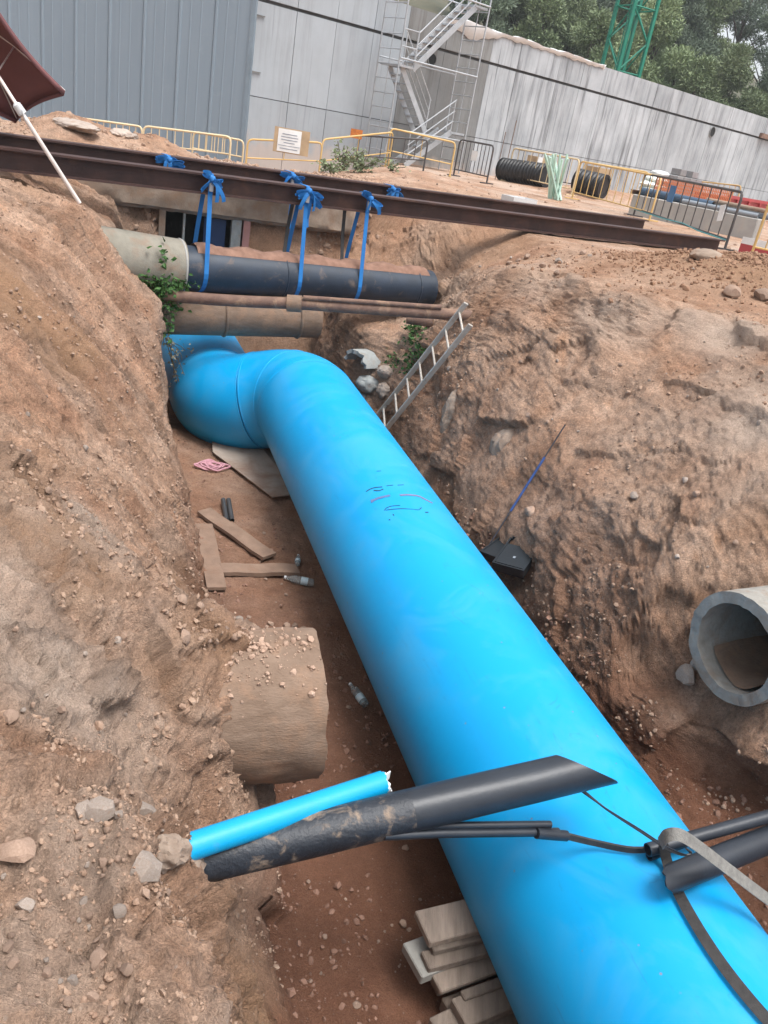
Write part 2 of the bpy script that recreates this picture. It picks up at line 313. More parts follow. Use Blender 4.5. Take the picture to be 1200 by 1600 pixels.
class MB:
    def __init__(self): self.v = []; self.f = []
    def add(self, vs, fs):
        n = len(self.v); self.v += [tuple(p) for p in vs]; self.f += [tuple(i+n for i in q) for q in fs]; return self
    def box(self, c, sx, sy, sz, X=Vector((1, 0, 0)), Y=Vector((0, 1, 0)), Z=Vector((0, 0, 1)), bev=0.0):
        c = Vector(c); X, Y, Z = Vector(X)*sx/2, Vector(Y)*sy/2, Vector(Z)*sz/2
        if bev > 0:
            b = bev
            bx, by, bz = 1-2*b/sx, 1-2*b/sy, 1-2*b/sz
            vs = []
            for i in (-1, 1):
                for j in (-1, 1):
                    for k in (-1, 1):
                        vs += [c+X*i+Y*j*by+Z*k*bz, c+X*i*bx+Y*j+Z*k*bz, c+X*i*bx+Y*j*by+Z*k]
            bm = bmesh.new()
            for p in vs: bm.verts.new(p)
            bmesh.ops.convex_hull(bm, input=bm.verts)
            bm.verts.index_update()
            self.add([v.co.copy() for v in bm.verts], [[v.index for v in f.verts] for f in bm.faces]); bm.free()
            return self
        vs = [c+X*i+Y*j+Z*k for k in (-1, 1) for j in (-1, 1) for i in (-1, 1)]
        return self.add(vs, [(0, 2, 3, 1), (4, 5, 7, 6), (0, 1, 5, 4), (2, 6, 7, 3), (1, 3, 7, 5), (0, 4, 6, 2)])
    def tube(self, path, r, n=12, cap=True, fr=None):
        path = [Vector(p) for p in path]; m = len(path)
        rs = r if isinstance(r, (list, tuple)) else [r]*m
        tan = []
        for i in range(m):
            d = path[min(i+1, m-1)]-path[max(i-1, 0)]
            tan.append(d.normalized())
        x, y = fr or frame_of(tan[0]); vs = []
        for i in range(m):
            x = (x - tan[i]*x.dot(tan[i])).normalized(); y = tan[i].cross(x) * (-1)
            for k in range(n):
                a = 2*pi*k/n; vs.append(path[i]+x*(rs[i]*cos(a))+y*(rs[i]*sin(a)))
        fs = [(i*n+k, i*n+(k+1) % n, (i+1)*n+(k+1) % n, (i+1)*n+k) for i in range(m-1) for k in range(n)]
        if cap: fs += [tuple(range(n))[::-1], tuple((m-1)*n+k for k in range(n))]
        return self.add(vs, fs)
    def ribbon(self, path, wdir, width, th=0.004):
        """flat webbing: path centre line, wdir the direction of its width"""
        path = [Vector(p) for p in path]; m = len(path); vs = []
        for i in range(m):
            t = (path[min(i+1, m-1)]-path[max(i-1, 0)]).normalized()
            wv = wdir[i] if isinstance(wdir, list) else wdir
            wv = (wv - t*wv.dot(t)).normalized(); nn = t.cross(wv)
            for sw, sn in ((-1, -1), (1, -1), (1, 1), (-1, 1)): vs.append(path[i]+wv*(sw*width/2)+nn*(sn*th/2))
        fs = [(i*4+k, i*4+(k+1) % 4, i*4+4+(k+1) % 4, i*4+4+k) for i in range(m-1) for k in range(4)]
        fs += [(3, 2, 1, 0), tuple(m*4-4+k for k in range(4))]
        return self.add(vs, fs)
    def shell(self, path, ro, ri, n=48, fr=None):
        """a hollow pipe: outer and inner skin with ring ends; ro / ri may be functions of (ring, angle)"""
        path = [Vector(p) for p in path]; m = len(path)
        d = (path[-1]-path[0]).normalized(); x, y = fr or frame_of(d)
        fo = ro if callable(ro) else (lambda i, a: ro); fi = ri if callable(ri) else (lambda i, a: ri)
        vs = []
        for f_ in (fo, fi):
            for i in range(m):
                for k in range(n):
                    a = 2*pi*k/n; q = f_(i, a)
                    off = Vector((0, 0, 0))
                    if isinstance(q, tuple): q, dz = q; off = d*dz
                    vs.append(path[i]+x*(q*cos(a))+y*(q*sin(a))+off)
        o = m*n; fs = []
        for i in range(m-1):
            for k in range(n):
                k2 = (k+1) % n
                fs.append((i*n+k, i*n+k2, (i+1)*n+k2, (i+1)*n+k)); fs.append((o+i*n+k2, o+i*n+k, o+(i+1)*n+k, o+(i+1)*n+k2))
        for k in range(n):
            k2 = (k+1) % n
            fs.append((k2, k, o+k, o+k2)); e = (m-1)*n; fs.append((e+k, e+k2, o+e+k2, o+e+k))
        return self.add(vs, fs)
    def prism(self, poly, d):
        n = len(poly); d = Vector(d); poly = [Vector(p) for p in poly]
        vs = poly+[p+d for p in poly]
        fs = [tuple(range(n))[::-1], tuple(range(n, 2*n))]+[(k, (k+1) % n, n+(k+1) % n, n+k) for k in range(n)]
        return self.add(vs, fs)
    def build(self, name, m, parent=None, smooth=False, sharp=None):
        me = bpy.data.meshes.new(name)
        vs = self.v
        if parent is not None and parent in MINV:
            Mi = MINV[parent]; vs = [Mi @ Vector(p) for p in vs]
        me.from_pydata([tuple(p) for p in vs], [], self.f); me.materials.append(m)
        bm = bmesh.new(); bm.from_mesh(me); bmesh.ops.recalc_face_normals(bm, faces=bm.faces)
        bm.to_mesh(me); bm.free()
        if smooth:
            me.shade_smooth()
            me.set_sharp_from_angle(angle=radians(sharp or 40))
        o = bpy.data.objects.new(name, me); COL.objects.link(o)
        if parent is not None:
            o.parent = parent
            if parent in MINV: MINV[o] = MINV[parent]
        return o
def bez(p0, p1, p2, p3, n=16):
    r = []
    for i in range(n+1):
        t = i/n; r.append(Vector(p0)*(1-t)**3+Vector(p1)*3*t*(1-t)**2+Vector(p2)*3*t*t*(1-t)+Vector(p3)*t**3)
    return r
def spline(pts, n=8):
    pts = [Vector(p) for p in pts]; r = []
    for i in range(len(pts)-1):
        p0, p1, p2, p3 = pts[max(i-1, 0)], pts[i], pts[i+1], pts[min(i+2, len(pts)-1)]
        for k in range(n):
            t = k/n
            r.append(0.5*((2*p1)+(p2-p0)*t+(2*p0-5*p1+4*p2-p3)*t*t+(3*p1-p0-3*p2+p3)*t**3))
    r.append(pts[-1]); return r

# ------------------------------------------------------------------ numpy noise
def _h(i, j, k, seed):
    n = (i.astype(np.int64)*73856093) ^ (j.astype(np.int64)*19349663) ^ (k.astype(np.int64)*83492791) ^ (seed*2654435761 & 0x7fffffff)
    n = (n ^ (n >> 13))*1274126177 & 0x7fffffff
    n = (n ^ (n >> 16))*1103515245 & 0x7fffffff
    return ((n >> 8) & 0xffff)/65535.0
def vnoise(x, y, z, seed=0):
    xi, yi, zi = np.floor(x), np.floor(y), np.floor(z)
    fx, fy, fz = x-xi, y-yi, z-zi
    q = lambda t: t*t*t*(t*(t*6-15)+10)
    fx, fy, fz = q(fx), q(fy), q(fz); r = 0
    for dx in (0, 1):
        for dy in (0, 1):
            for dz in (0, 1):
                r = r+_h(xi+dx, yi+dy, zi+dz, seed)*(fx if dx else 1-fx)*(fy if dy else 1-fy)*(fz if dz else 1-fz)
    return r*2-1
def fbm(x, y, z, o=4, seed=0, ridge=False, gain=0.5):
    r = 0; a = 1.0; f_ = 1.0; tot = 0
    for k in range(o):
        n = vnoise(x*f_, y*f_, z*f_, seed+k*17)
        if ridge: n = 1-2*np.abs(n)
        r = r+a*n; tot += a; a *= gain; f_ *= 2.03
    return r/tot
def worley(x, y, z, seed=0):
    xi, yi, zi = np.floor(x), np.floor(y), np.floor(z)
    d1 = np.full(x.shape, 9.0); d2 = np.full(x.shape, 9.0); cid = np.zeros(x.shape)
    for dx in (-1, 0, 1):
        for dy in (-1, 0, 1):
            for dz in (-1, 0, 1):
                a, b, c = xi+dx, yi+dy, zi+dz
                h = _h(a, b, c, seed+3)
                d = (a+_h(a, b, c, seed)-x)**2+(b+_h(a, b, c, seed+1)-y)**2+(c+_h(a, b, c, seed+2)-z)**2
                m = d < d1
                d2 = np.where(m, d1, np.minimum(d2, d)); d1 = np.where(m, d, d1); cid = np.where(m, h, cid)
    return np.sqrt(d1), cid, np.sqrt(d2)-np.sqrt(d1)

def facets(x, y, z, seed=0):
    """broken planes: every cell of a random cell pattern is a tilted flat with a step at its border"""
    xi, yi, zi = np.floor(x), np.floor(y), np.floor(z)
    d1 = np.full(x.shape, 9.0); r = np.zeros(x.shape)
    for dx in (-1, 0, 1):
        for dy in (-1, 0, 1):
            for dz in (-1, 0, 1):
                a, b, c = xi+dx, yi+dy, zi+dz
                px, py, pz = a+_h(a, b, c, seed)-x, b+_h(a, b, c, seed+1)-y, c+_h(a, b, c, seed+2)-z
                d = px*px+py*py+pz*pz; m = d < d1
                t = px*(_h(a, b, c, seed+4)*2-1)+py*(_h(a, b, c, seed+5)*2-1)+pz*(_h(a, b, c, seed+6)*2-1)+(_h(a, b, c, seed+7)-0.5)*0.5
                d1 = np.where(m, d, d1); r = np.where(m, t, r)
    return r

# ------------------------------------------------------------------ the ground: one sheet with the trench cut into it
LEFT = {  # s: crest_outer, crest, upper, mid, low, toe   (u, z)
 -14: [(-2.6, 0), (-1.4, 0), (-.9, 0), (-.2, 0), (.5, 0), (1.0, 0)],
 -12.5: [(-2.6, 0), (-1.4, -.2), (-.5, -.55), (.2, -.9), (.5, -1.7), (1.0, -2.8)],
 0.6: [(-2.6, .0), (-1.3, -.28), (-.4, -.55), (.22, -.80), (.52, -1.6), (1.0, -2.8)],
 1.4: [(-2.6, 0), (-1.3, -.35), (-.4, -.82), (.30, -1.02), (.50, -1.7), (1.03, -2.8)],
 2.05: [(-2.6, 0), (-1.3, -.35), (-.45, -.80), (.12, -1.0), (.36, -1.45), (1.05, -2.8)],
 2.35: [(-2.6, 0), (-1.3, -.35), (-.5, -.85), (.02, -1.15), (.36, -1.6), (1.05, -2.8)],
 2.8: [(-2.6, 0), (-1.3, -.25), (-.5, -.75), (-.02, -1.2), (.40, -1.95), (1.02, -2.8)],
 3.1: [(-2.6, 0), (-1.3, -.22), (-.5, -.75), (.08, -1.15), (.62, -1.65), (1.02, -2.8)],
 3.6: [(-2.6, 0), (-1.4, -.15), (-.4, -.72), (.28, -1.12), (.80, -1.50), (1.02, -2.8)],
 4.15: [(-2.8, 0), (-1.6, -.05), (-.5, -.80), (.20, -1.38), (.66, -2.0), (1.0, -2.8)],
 6.0: [(-2.8, .05), (-1.5, 0), (-.6, -.80), (.20, -1.70), (.68, -2.3), (.97, -2.8)],
 8.0: [(-2.8, .05), (-1.4, 0), (-.5, -.62), (.22, -1.32), (.66, -1.95), (.96, -2.8)],
 9.4: [(-2.5, .05), (-1.2, 0), (-.08, -.25), (.40, -.92), (.70, -1.22), (.86, -2.8)],
 10.12: [(-2.5, .0), (-1.2, 0), (-.03, -.3), (.38, -.92), (.68, -1.12), (.80, -2.8)],
 10.22: [(-2.5, 0), (-1.2, -.02), (-.5, -.5), (.1, -1.0), (-.05, -1.9), (-.3, -2.85)],
 11.6: [(-2.5, 0), (-1.2, 0), (-.6, -.35), (.3, -.75), (.1, -1.5), (-.1, -3.1)],
 12.35: [(-2.5, 0), (-1.2, 0), (-.7, -.25), (.25, -.62), (.1, -1.6), (-.1, -3.1)],
 12.9: [(-2.5, 0), (-1.2, 0), (-.7, -.1), (.2, -.3), (.6, -.5), (1.0, -.6)],
 13.05: [(-2.5, 0), (-1.4, 0), (-.9, 0), (-.2, 0), (.5, 0), (1.0, 0)],
 400: [(-2.5, 0), (-1.4, 0), (-.9, 0), (-.2, 0), (.5, 0), (1.0, 0)]}
RIGHT = {  # s: floor, toe, low, mid, upper, crest, outer
 -14: [(2.3, 0), (3.9, 0), (4.4, 0), (4.8, 0), (5.3, 0), (6.2, 0), (8, 0)],
 -12.5: [(2.1, -2.95), (3.9, -2.8), (4.4, -2.3), (4.8, -1.5), (5.3, -.6), (6.2, 0), (8, 0)],
 0.6: [(2.1, -2.95), (3.9, -2.8), (4.4, -2.3), (4.8, -1.5), (5.3, -.6), (6.2, 0), (8, 0)],
 2.7: [(2.1, -2.95), (3.95, -2.8), (4.8, -2.62), (4.45, -2.22), (5.0, -1.1), (6.2, -.02), (8, 0)],
 3.15: [(2.1, -2.95), (3.85, -2.8), (4.45, -2.62), (4.08, -2.30), (4.95, -1.15), (6.1, -.05), (8, 0)],
 3.6: [(2.1, -2.95), (3.7, -2.8), (3.88, -2.42), (4.12, -2.27), (4.95, -1.2), (5.9, -.1), (7.8, 0)],
 4.0: [(2.1, -2.95), (3.62, -2.8), (3.78, -2.42), (4.05, -2.15), (4.72, -1.05), (5.8, -.1), (7.8, 0)],
 4.3: [(2.1, -2.95), (3.6, -2.8), (3.76, -2.1), (4.0, -1.65), (4.66, -.92), (5.7, -.1), (7.6, 0)],
 5.0: [(2.1, -2.95), (3.6, -2.8), (3.8, -2.05), (4.18, -1.42), (4.85, -.75), (5.75, -.1), (7.5, 0)],
 6.3: [(2.2, -2.90), (3.6, -2.78), (3.8, -2.15), (4.12, -1.5), (4.9, -.75), (5.8, -.08), (7.3, 0)],
 7.3: [(2.2, -2.88), (3.57, -2.75), (3.78, -2.0), (4.10, -1.28), (4.62, -.6), (5.2, -.08), (6.6, 0)],
 8.2: [(2.2, -2.85), (3.5, -2.75), (3.72, -2.0), (4.10, -1.1), (4.42, -.55), (4.85, -.1), (6.2, 0)],
 9.3: [(2.2, -2.85), (3.45, -2.75), (3.6, -2.1), (3.9, -1.3), (4.22, -.85), (4.7, -.28), (5.9, 0)],
 10.3: [(2.1, -2.95), (3.3, -2.75), (3.35, -2.1), (3.5, -1.45), (4.45, -1.2), (4.95, -.45), (5.9, 0)],
 11.4: [(2.2, -3.1), (3.2, -2.9), (3.3, -2.1), (3.5, -1.5), (4.6, -1.25), (5.1, -.45), (6.1, 0)],
 12.35: [(2.2, -3.1), (3.3, -2.6), (3.4, -1.9), (3.6, -1.2), (4.6, -.75), (5.2, -.3), (6.1, 0)],
 12.9: [(2.2, -.75), (3.3, -.7), (3.5, -.6), (4.0, -.5), (4.6, -.4), (5.2, -.15), (6.1, 0)],
 13.05: [(2.3, 0), (3.5, 0), (3.9, 0), (4.4, 0), (4.8, 0), (5.3, 0), (6.1, 0)],
 400: [(2.3, 0), (3.5, 0), (3.9, 0), (4.4, 0), (4.8, 0), (5.3, 0), (6.1, 0)]}
def stations():
    r = list(np.arange(-14.5, 0.6, 0.14)); s_ = 0.6
    while s_ < 13.2: r.append(s_); s_ += (0.0045*s_+0.0065) if s_ < 12.2 else 0.022
    while s_ < 40: r.append(s_); s_ += 0.04+0.022*(s_-12)
    while s_ < 420: r.append(s_); s_ *= 1.12
    r = [-420, -200, -100, -60, -40, -28, -20, -17] + r
    return np.array(r)
SEG = [12, 34, 44, 70, 64, 66, 60, 66, 56, 62, 46, 50, 56, 70, 66, 76, 14]
def make_ground():
    ss = stations(); ns = len(ss)
    keysL, keysR = sorted(LEFT), sorted(RIGHT)
    ctrl = np.zeros((ns, 18, 2))
    for c in range(6):
        for d in range(2): ctrl[:, 3+c, d] = np.interp(ss, keysL, [LEFT[k][c][d] for k in keysL])
    for c in range(7):
        for d in range(2): ctrl[:, 9+c, d] = np.interp(ss, keysR, [RIGHT[k][c][d] for k in keysR])
    for c, uu in ((0, -260), (1, -14), (2, -5), (16, 16), (17, 260)): ctrl[:, c, 0] = uu
    vi = np.concatenate([np.linspace(k, k+1, n, endpoint=False) for k, n in enumerate(SEG)]+[[17.0]])
    nv = len(vi); i0 = np.minimum(np.floor(vi).astype(int), 16); fr = vi-i0
    U = ctrl[:, i0, 0]*(1-fr)+ctrl[:, i0+1, 0]*fr
    Z = ctrl[:, i0, 1]*(1-fr)+ctrl[:, i0+1, 1]*fr
    def smooth(a, k):
        w_ = np.hanning(2*k+3)[1:-1]; w_ /= w_.sum(); p = np.pad(a, ((0, 0), (k, k)), mode='edge')
        return sum(w_[j]*p[:, j:j+nv] for j in range(2*k+1))
    inner = (vi > 3.1) & (vi < 14.9)
    Us, Zs = smooth(U, 9), smooth(Z, 9)
    U = np.where(inner, Us, U); Z = np.where(inner, Zs, Z)
    Sg = np.repeat(ss[:, None], nv, 1); V = np.repeat(vi[None, :], ns, 0)
    X = A3.x*Sg+B3.x*U; Y = A3.y*Sg+B3.y*U
    # mounds: spoil behind the beams (left), red spoil heap (right), rough strip by the wall
    def mound(s0, u0, rs, ru, h, seed):
        q = ((Sg-s0)/rs)**2+((U-u0)/ru)**2
        return h*np.exp(-q*1.6)*(1+0.35*fbm(X*1.3, Y*1.3, 0*X, 3, seed))
    dip = np.clip((Y-16)/7, 0, 1)*np.clip((-1.4-X)/2.4, 0, 1)*(Sg > 12.8); Z -= 0.85*dip*dip*(3-2*dip)
    Z += mound(14.9, -0.3, 1.3, 1.1, 0.38, 5)+mound(15.6, 1.0, 1.0, 0.9, 0.22, 9)+mound(8.6, 7.9, 1.5, 1.8, 0.42, 6)+mound(12.4, 5.4, 0.7, 1.0, 0.16, 7)
    Z += mound(19.5, 7.2, 3.0, 2.2, 0.22, 8)+mound(25.9, 19.6, 2.6, 4.6, 0.95, 10)
    # pit for the buried chamber under the slab
    pit = (Sg > 12.5) & (Sg < 14.2) & (U > 0.95) & (U < 2.2)
    Z = np.where(pit, np.minimum(Z, -1.35), Z)
    far = np.clip((np.abs(Sg-6)-60)/60, 0, 1)
    flat = np.exp(-((np.maximum(np.abs(Z), 0))/0.12)**2)
    wl = np.clip((V-3.6)*1.5, 0, 1)*np.clip((8.15-V)*3, 0, 1)*(Sg < 12.95)*(Sg > -13)     # left wall
    wr = np.clip((V-9.75)*3, 0, 1)*np.clip((14.6-V)*2, 0, 1)*(Sg < 12.95)*(Sg > -13)      # right wall
    fl = np.clip((V-7.9)*4, 0, 1)*np.clip((10.2-V)*4, 0, 1)*(Sg < 12.95)*(Sg > -13)       # floor
    near = np.clip((2.9-Sg)/0.5, 0, 1)*np.clip((7.0-V)*1.2, 0, 1)*(V > 2.5)*(Sg > 0)     # gravel shelf by the camera
    dense = (Sg > 0.3) & (Sg < 16) & (V > 2) & (V < 16)
    # normals of the smooth sheet
    def nrm(X, Y, Z):
        du = np.stack([np.gradient(q, axis=1) for q in (X, Y, Z)], -1); ds = np.stack([np.gradient(q, axis=0) for q in (X, Y, Z)], -1)
        n = np.cross(ds, du); n /= np.linalg.norm(n, axis=-1, keepdims=True)+1e-9
        n[n[..., 2] < -0.2] *= 1
        return n
    n = nrm(X, Y, Z)
    if n[ns//2, nv//2, 2] < 0: n = -n
    D = np.zeros_like(X)
    amp = 0.25+0.75*np.maximum(wl, wr)
    amp = np.where(fl > 0.5, 0.5, amp)
    D += 0.07*amp*fbm(X*0.9, Y*0.9, Z*0.9, 3, 11)*(1-flat*0.6)
    D += np.where(wr > 0.3, 0.012, 0.02)*amp*fbm(X*2.6, Y*2.6, Z*2.6, 5, 12, True)
    D += 0.020*fbm(X*8, Y*8, Z*8, 4, 13)*np.where(dense, 1, 0.6)*(0.6+0.4*amp)
    D += 0.012*fbm(X*27, Y*27, Z*27, 3, 14)*dense
    # chunks and clods
    wx = X+0.10*fbm(X*3, Y*3, Z*3, 3, 25); wy = Y+0.10*fbm(X*3, Y*3, Z*3, 3, 26); wz = Z+0.10*fbm(X*3, Y*3, Z*3, 3, 27)
    w1, c1, e1 = worley(wx*2.2, wy*2.2, wz*2.2, 20)
    rough_zone = np.clip(fbm(X*0.7, Y*0.7, Z*0.7, 2, 30)*1.6+0.45, 0, 1)
    face = np.maximum(wl*np.clip((6.2-Sg)/2, 0.25, 1), wr)
    wm, cm_, em = worley(wx*5.5, wy*5.5, wz*5.5, 28)
    fz = np.clip(rough_zone+0.15, 0, 1)
    D += np.where(wr > 0.3, 0.085, 0.11)*facets(wx*1.3, wy*1.3, wz*1.3, 81)*face
    D += np.where(wr > 0.3, 0.032, 0.06)*facets(wx*3.1, wy*3.1, wz*3.1, 82)*face*fz
    D += np.where(wr > 0.3, 0.015, 0.028)*facets(wx*7.5, wy*7.5, wz*7.5, 83)*np.maximum(face, near)*fz*dense
    D += np.where(wr > 0.3, 0.012, 0.017)*facets(X*19, Y*19, Z*19, 84)*np.clip(np.maximum(face, near)+0.35*fl+0.25, 0, 1)*dense*np.where(rough_zone > 0.35, 1, 0.35)
    w2, c2, e2 = worley(X*11, Y*11, Z*11, 21)
    D += (0.45-w2)*0.022*dense*np.clip(rough_zone*0.9+near+fl*0.3, 0, 1.2)*np.where(c2 > 0.35, 1, 0.1)
    w3, c3, e3 = worley(X*30, Y*30, Z*30, 22)
    D += (0.45-w3)*0.014*dense*np.where(c3 > 0.5, 1, 0)*(Sg < 8)
    # bucket-tooth scores running down the left bank
    sc = np.clip((Sg-3.6)/1.2, 0, 1)*wl
    warp = 0.12*fbm(X*1.1, Y*1.1, Z*1.1, 2, 40)
    q = (Sg+warp+0.06*V)
    g1 = vnoise(q*7, V*0.45, 0*q, 41); g2 = vnoise(q*19, V*0.8, 0*q, 42); g3 = vnoise(q*3.0, V*0.35, 0*q, 43)
    cr2 = np.abs(vnoise(q*2.4+0.25*fbm(X*2, Y*2, Z*2, 2, 51), V*0.30, 0*q, 50)); cr3 = np.abs(vnoise(q*5.2, V*0.42+7, 0*q, 52))
    D -= sc*(0.075*np.exp(-(cr2/0.05)**2)+0.035*np.exp(-(cr3/0.07)**2))
    D += sc*(0.055*(np.abs(g3)*2-0.7)+0.045*(1-2*np.abs(g1))+0.022*g2+0.012*vnoise(q*43, V*0.9, 0*q, 46))
    sr = wr*np.clip((V-12.2)*1.2, 0, 1)*(Sg > 4.2)
    D += sr*(0.030*(1-2*np.abs(vnoise(U*3.0+warp, V*0.5+Sg*0.9, 0*q, 44))))
    # vertical fissures in the near left wall
    nf = np.clip((2.6-Sg)/0.4, 0, 1)*np.clip((V-5.8)*2, 0, 1)*np.clip((8.2-V)*3, 0, 1)
    cr = np.abs(vnoise(q*4.5+0.5*fbm(X*3, Y*3, Z*3, 2, 47), V*0.35, 0*q, 45))
    D += -nf*0.05*np.exp(-(cr/0.06)**2)
    # undercut shelf edge on the right wall
    D += -0.10*wr*np.exp(-((V-11.6-0.5*fbm(X*1.2, Y*1.2, 0*X, 2, 48))/0.28)**2)*np.clip(fbm(X*0.8, Y*0.8, Z*0.8, 2, 49)*2+0.4, 0, 1)
    D = D*np.where(np.abs(Sg) < 60, 1, 0.2)
    X = X+n[..., 0]*D; Y = Y+n[..., 1]*D; Z = Z+n[..., 2]*D
    # colour masks: earth tones, with crack and trench shade painted in
    pale = np.clip(fbm(X*0.75+3, Y*0.75, Z*0.75, 4, 60)*2.4-0.35, 0, 1)
    band = np.exp(-((V-5.2)/1.1)**2)*np.clip((Sg-1.5)/1, 0, 1)
    pale = np.clip(pale*(0.25+0.95*band*wl+0.85*wr*np.clip(V-12.3, 0, 1)), 0, 1)
    pale = np.maximum(pale, 0.85*flat*np.clip(fbm(X*0.5, Y*0.5, 0*X, 3, 63)*2+0.45, 0, 1)*(Sg > 13.5))
    pale = np.maximum(pale, near*np.clip(fbm(X*3, Y*3, Z*3, 3, 64)*1.2+0.15, 0, 0.55))
    ochre = np.clip(fbm(X*0.9-7, Y*0.9, Z*0.9, 4, 61)*2.6-0.35, 0, 1)*np.maximum(wl, 0.35)
    ochre = np.maximum(ochre, np.clip(mound(8.6, 7.9, 1.8, 2.2, 1.3, 6), 0, 0.9))
    ochre = np.maximum(ochre, 0.6*(Sg > 10.5)*(Sg < 13.3)*(U > 2.2)*(U < 9)*np.clip(fbm(X, Y, Z, 3, 66)+0.6, 0, 1))
    damp = np.clip((-Z-2.15+0.25*fbm(X*1.5, Y*1.5, Z*1.5, 3, 62))/0.45, 0, 1)  # wet earth low down, with part of the trench shade painted in
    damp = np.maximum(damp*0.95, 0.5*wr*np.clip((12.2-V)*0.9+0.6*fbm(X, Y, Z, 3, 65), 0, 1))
    g5 = fbm(q*13, V*0.4, 0*q, 4, 53, False, 0.7); g6 = fbm(q*2.5, V*0.4, 0*q, 3, 54)
    smear_shade = 0.45+sc*(0.60*g5+0.55*g6)+(1-sc)*0.30*fbm(X*4, Y*4, Z*4, 3, 55)
    smear_shade = np.where((sc > 0.3) & (cr2 < 0.05), smear_shade-0.25, smear_shade)  # score cracks darkened in colour, like shade in a groove
    crack_shade = face*rough_zone*(0.35*np.exp(-(e1/0.05)**2))+0.22*np.exp(-(em/0.06)**2)*np.maximum(face, near)  # painted dark lines along cell borders, standing in for crack shade
    smear_shade = np.clip(smear_shade-crack_shade+0.12+(cm_-0.5)*0.18*np.maximum(face, near), 0, 1)
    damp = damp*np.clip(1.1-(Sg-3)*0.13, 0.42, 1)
    verts = np.stack([X, Y, Z], -1).reshape(-1, 3)
    idx = np.arange(ns*nv).reshape(ns, nv)
    q4 = np.stack([idx[:-1, :-1], idx[:-1, 1:], idx[1:, 1:], idx[1:, :-1]], -1).reshape(-1, 4)
    bc = P_u(1146, 1013, 4.12); bx = (B3*2.0+A3*0.25+Vector((0, 0, 0.03))).normalized()
    cen = verts[q4].mean(1)-np.array(bc[:]); al = cen@np.array(bx[:]); rad = np.linalg.norm(cen-al[:, None]*np.array(bx[:])[None], axis=1)
    q4 = q4[~((rad < 0.345) & (al > -0.12) & (al < 2.1))]
    me = bpy.data.meshes.new('ground')
    me.vertices.add(len(verts)); me.vertices.foreach_set('co', verts.ravel().astype(np.float32))
    me.loops.add(q4.size); me.loops.foreach_set('vertex_index', q4.ravel().astype(np.int32))
    me.polygons.add(len(q4)); me.polygons.foreach_set('loop_start', (np.arange(len(q4))*4).astype(np.int32))
    me.update(calc_edges=True); me.validate()
    if me.polygons[len(q4)//2].normal.z < 0: me.flip_normals()
    me.shade_smooth()
    for nm, arr in (('pale', pale), ('ochre', ochre), ('damp', damp), ('smear_shade', smear_shade)):
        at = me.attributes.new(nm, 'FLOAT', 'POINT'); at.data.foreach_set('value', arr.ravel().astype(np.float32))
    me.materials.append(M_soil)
    o = bpy.data.objects.new('ground', me); COL.objects.link(o); o['kind'] = 'structure'
    # lattice for ray casts
    si = np.where((ss > -1) & (ss < 60))[0][::2]
    sub = idx[np.ix_(si, np.arange(0, nv, 2))]
    P = verts[sub.ravel()].tolist(); m2 = sub.shape
    ii = np.arange(m2[0]*m2[1]).reshape(m2)
    F = np.stack([ii[:-1, :-1], ii[:-1, 1:], ii[1:, 1:], ii[1:, :-1]], -1).reshape(-1, 4).tolist()
    return o, BVHTree.FromPolygons(P, F), verts.reshape(ns, nv, 3), ss, vi
ground, BVH, GV, GS, GVI = make_ground()
def hit(x, y):
    d = ray(x, y).normalized(); h = BVH.ray_cast(O3, d)
    return (h[0], h[1] if h[1].z > -0.3 else -h[1]) if h[0] else (P_z(x, y, 0), Vector((0, 0, 1)))
def gz(P, top=3.0):
    h = BVH.ray_cast(Vector((P[0], P[1], top)), Vector((0, 0, -1)))
    return h[0].z if h[0] else 0.0
def onground(x, y):          # a pixel's point on the site ground
    p, _ = hit(x, y); return p

# ------------------------------------------------------------------ the big blue pipe
PR = 0.60
AX = Vector((-0.37679, 0.92580, 0.03046)).normalized()
PC = Vector((2.2295, 1.01975, -3.4151+EYE))
def PA(t): return PC + AX*t
pipe = thing('water_pipe', 'huge bright blue plastic pipe running along the trench floor and bending at its far end', 'pipe', (PC.x, PC.y, PC.z-PR))
cA = PA(9.30); cB = TR(9.92, 1.60, -2.42); cC = TR(13.4, 1.55, -2.45)
def fillet(p, c, q, sb, n=14):
    a = c+(p-c).normalized()*sb; b = c+(q-c).normalized()*sb
    return [a.lerp(c, t).lerp(c.lerp(b, t), t) for t in [i/n for i in range(n+1)]]
f1 = fillet(PA(0), cA, cB, 0.52); f2 = fillet(cA, cB, cC, 0.52)
MB().tube([PA(-7+0.5*i) for i in range(31)] + [f1[0]-AX*0.012], PR, 96).build('straight_section', M_blue, pipe, True)
MB().tube(f1, PR-0.004, 96).build('elbow', M_blue, pipe, True)
MB().tube([f1[-1], (f1[-1]+f2[0])/2, f2[0]], PR-0.006, 96).build('short_section', M_blue, pipe, True)
MB().tube(f2, PR-0.004, 96).build('elbow', M_blue, pipe, True)
MB().tube([f2[-1]+(cC-cB)*(i/6) for i in range(7)], PR, 96).build('straight_section', M_blue, pipe, True)
def ring(c, d, R, r, name, m, parent, n=72):
    x, y = frame_of(d); pts = [c+x*(R*cos(2*pi*k/n))+y*(R*sin(2*pi*k/n)) for k in range(n+1)]
    vs = []; K = 6
    for k in range(n):
        rad = (pts[k]-c).normalized()
        for j in range(K):
            a = 2*pi*j/K; vs.append(pts[k]+rad*(r*cos(a))+d.normalized()*(r*sin(a)))
    fs = [(k*K+j, k*K+(j+1) % K, ((k+1) % n)*K+(j+1) % K, ((k+1) % n)*K+j) for k in range(n) for j in range(K)]
    return MB().add(vs, fs).build(name, m, parent, True, 80)
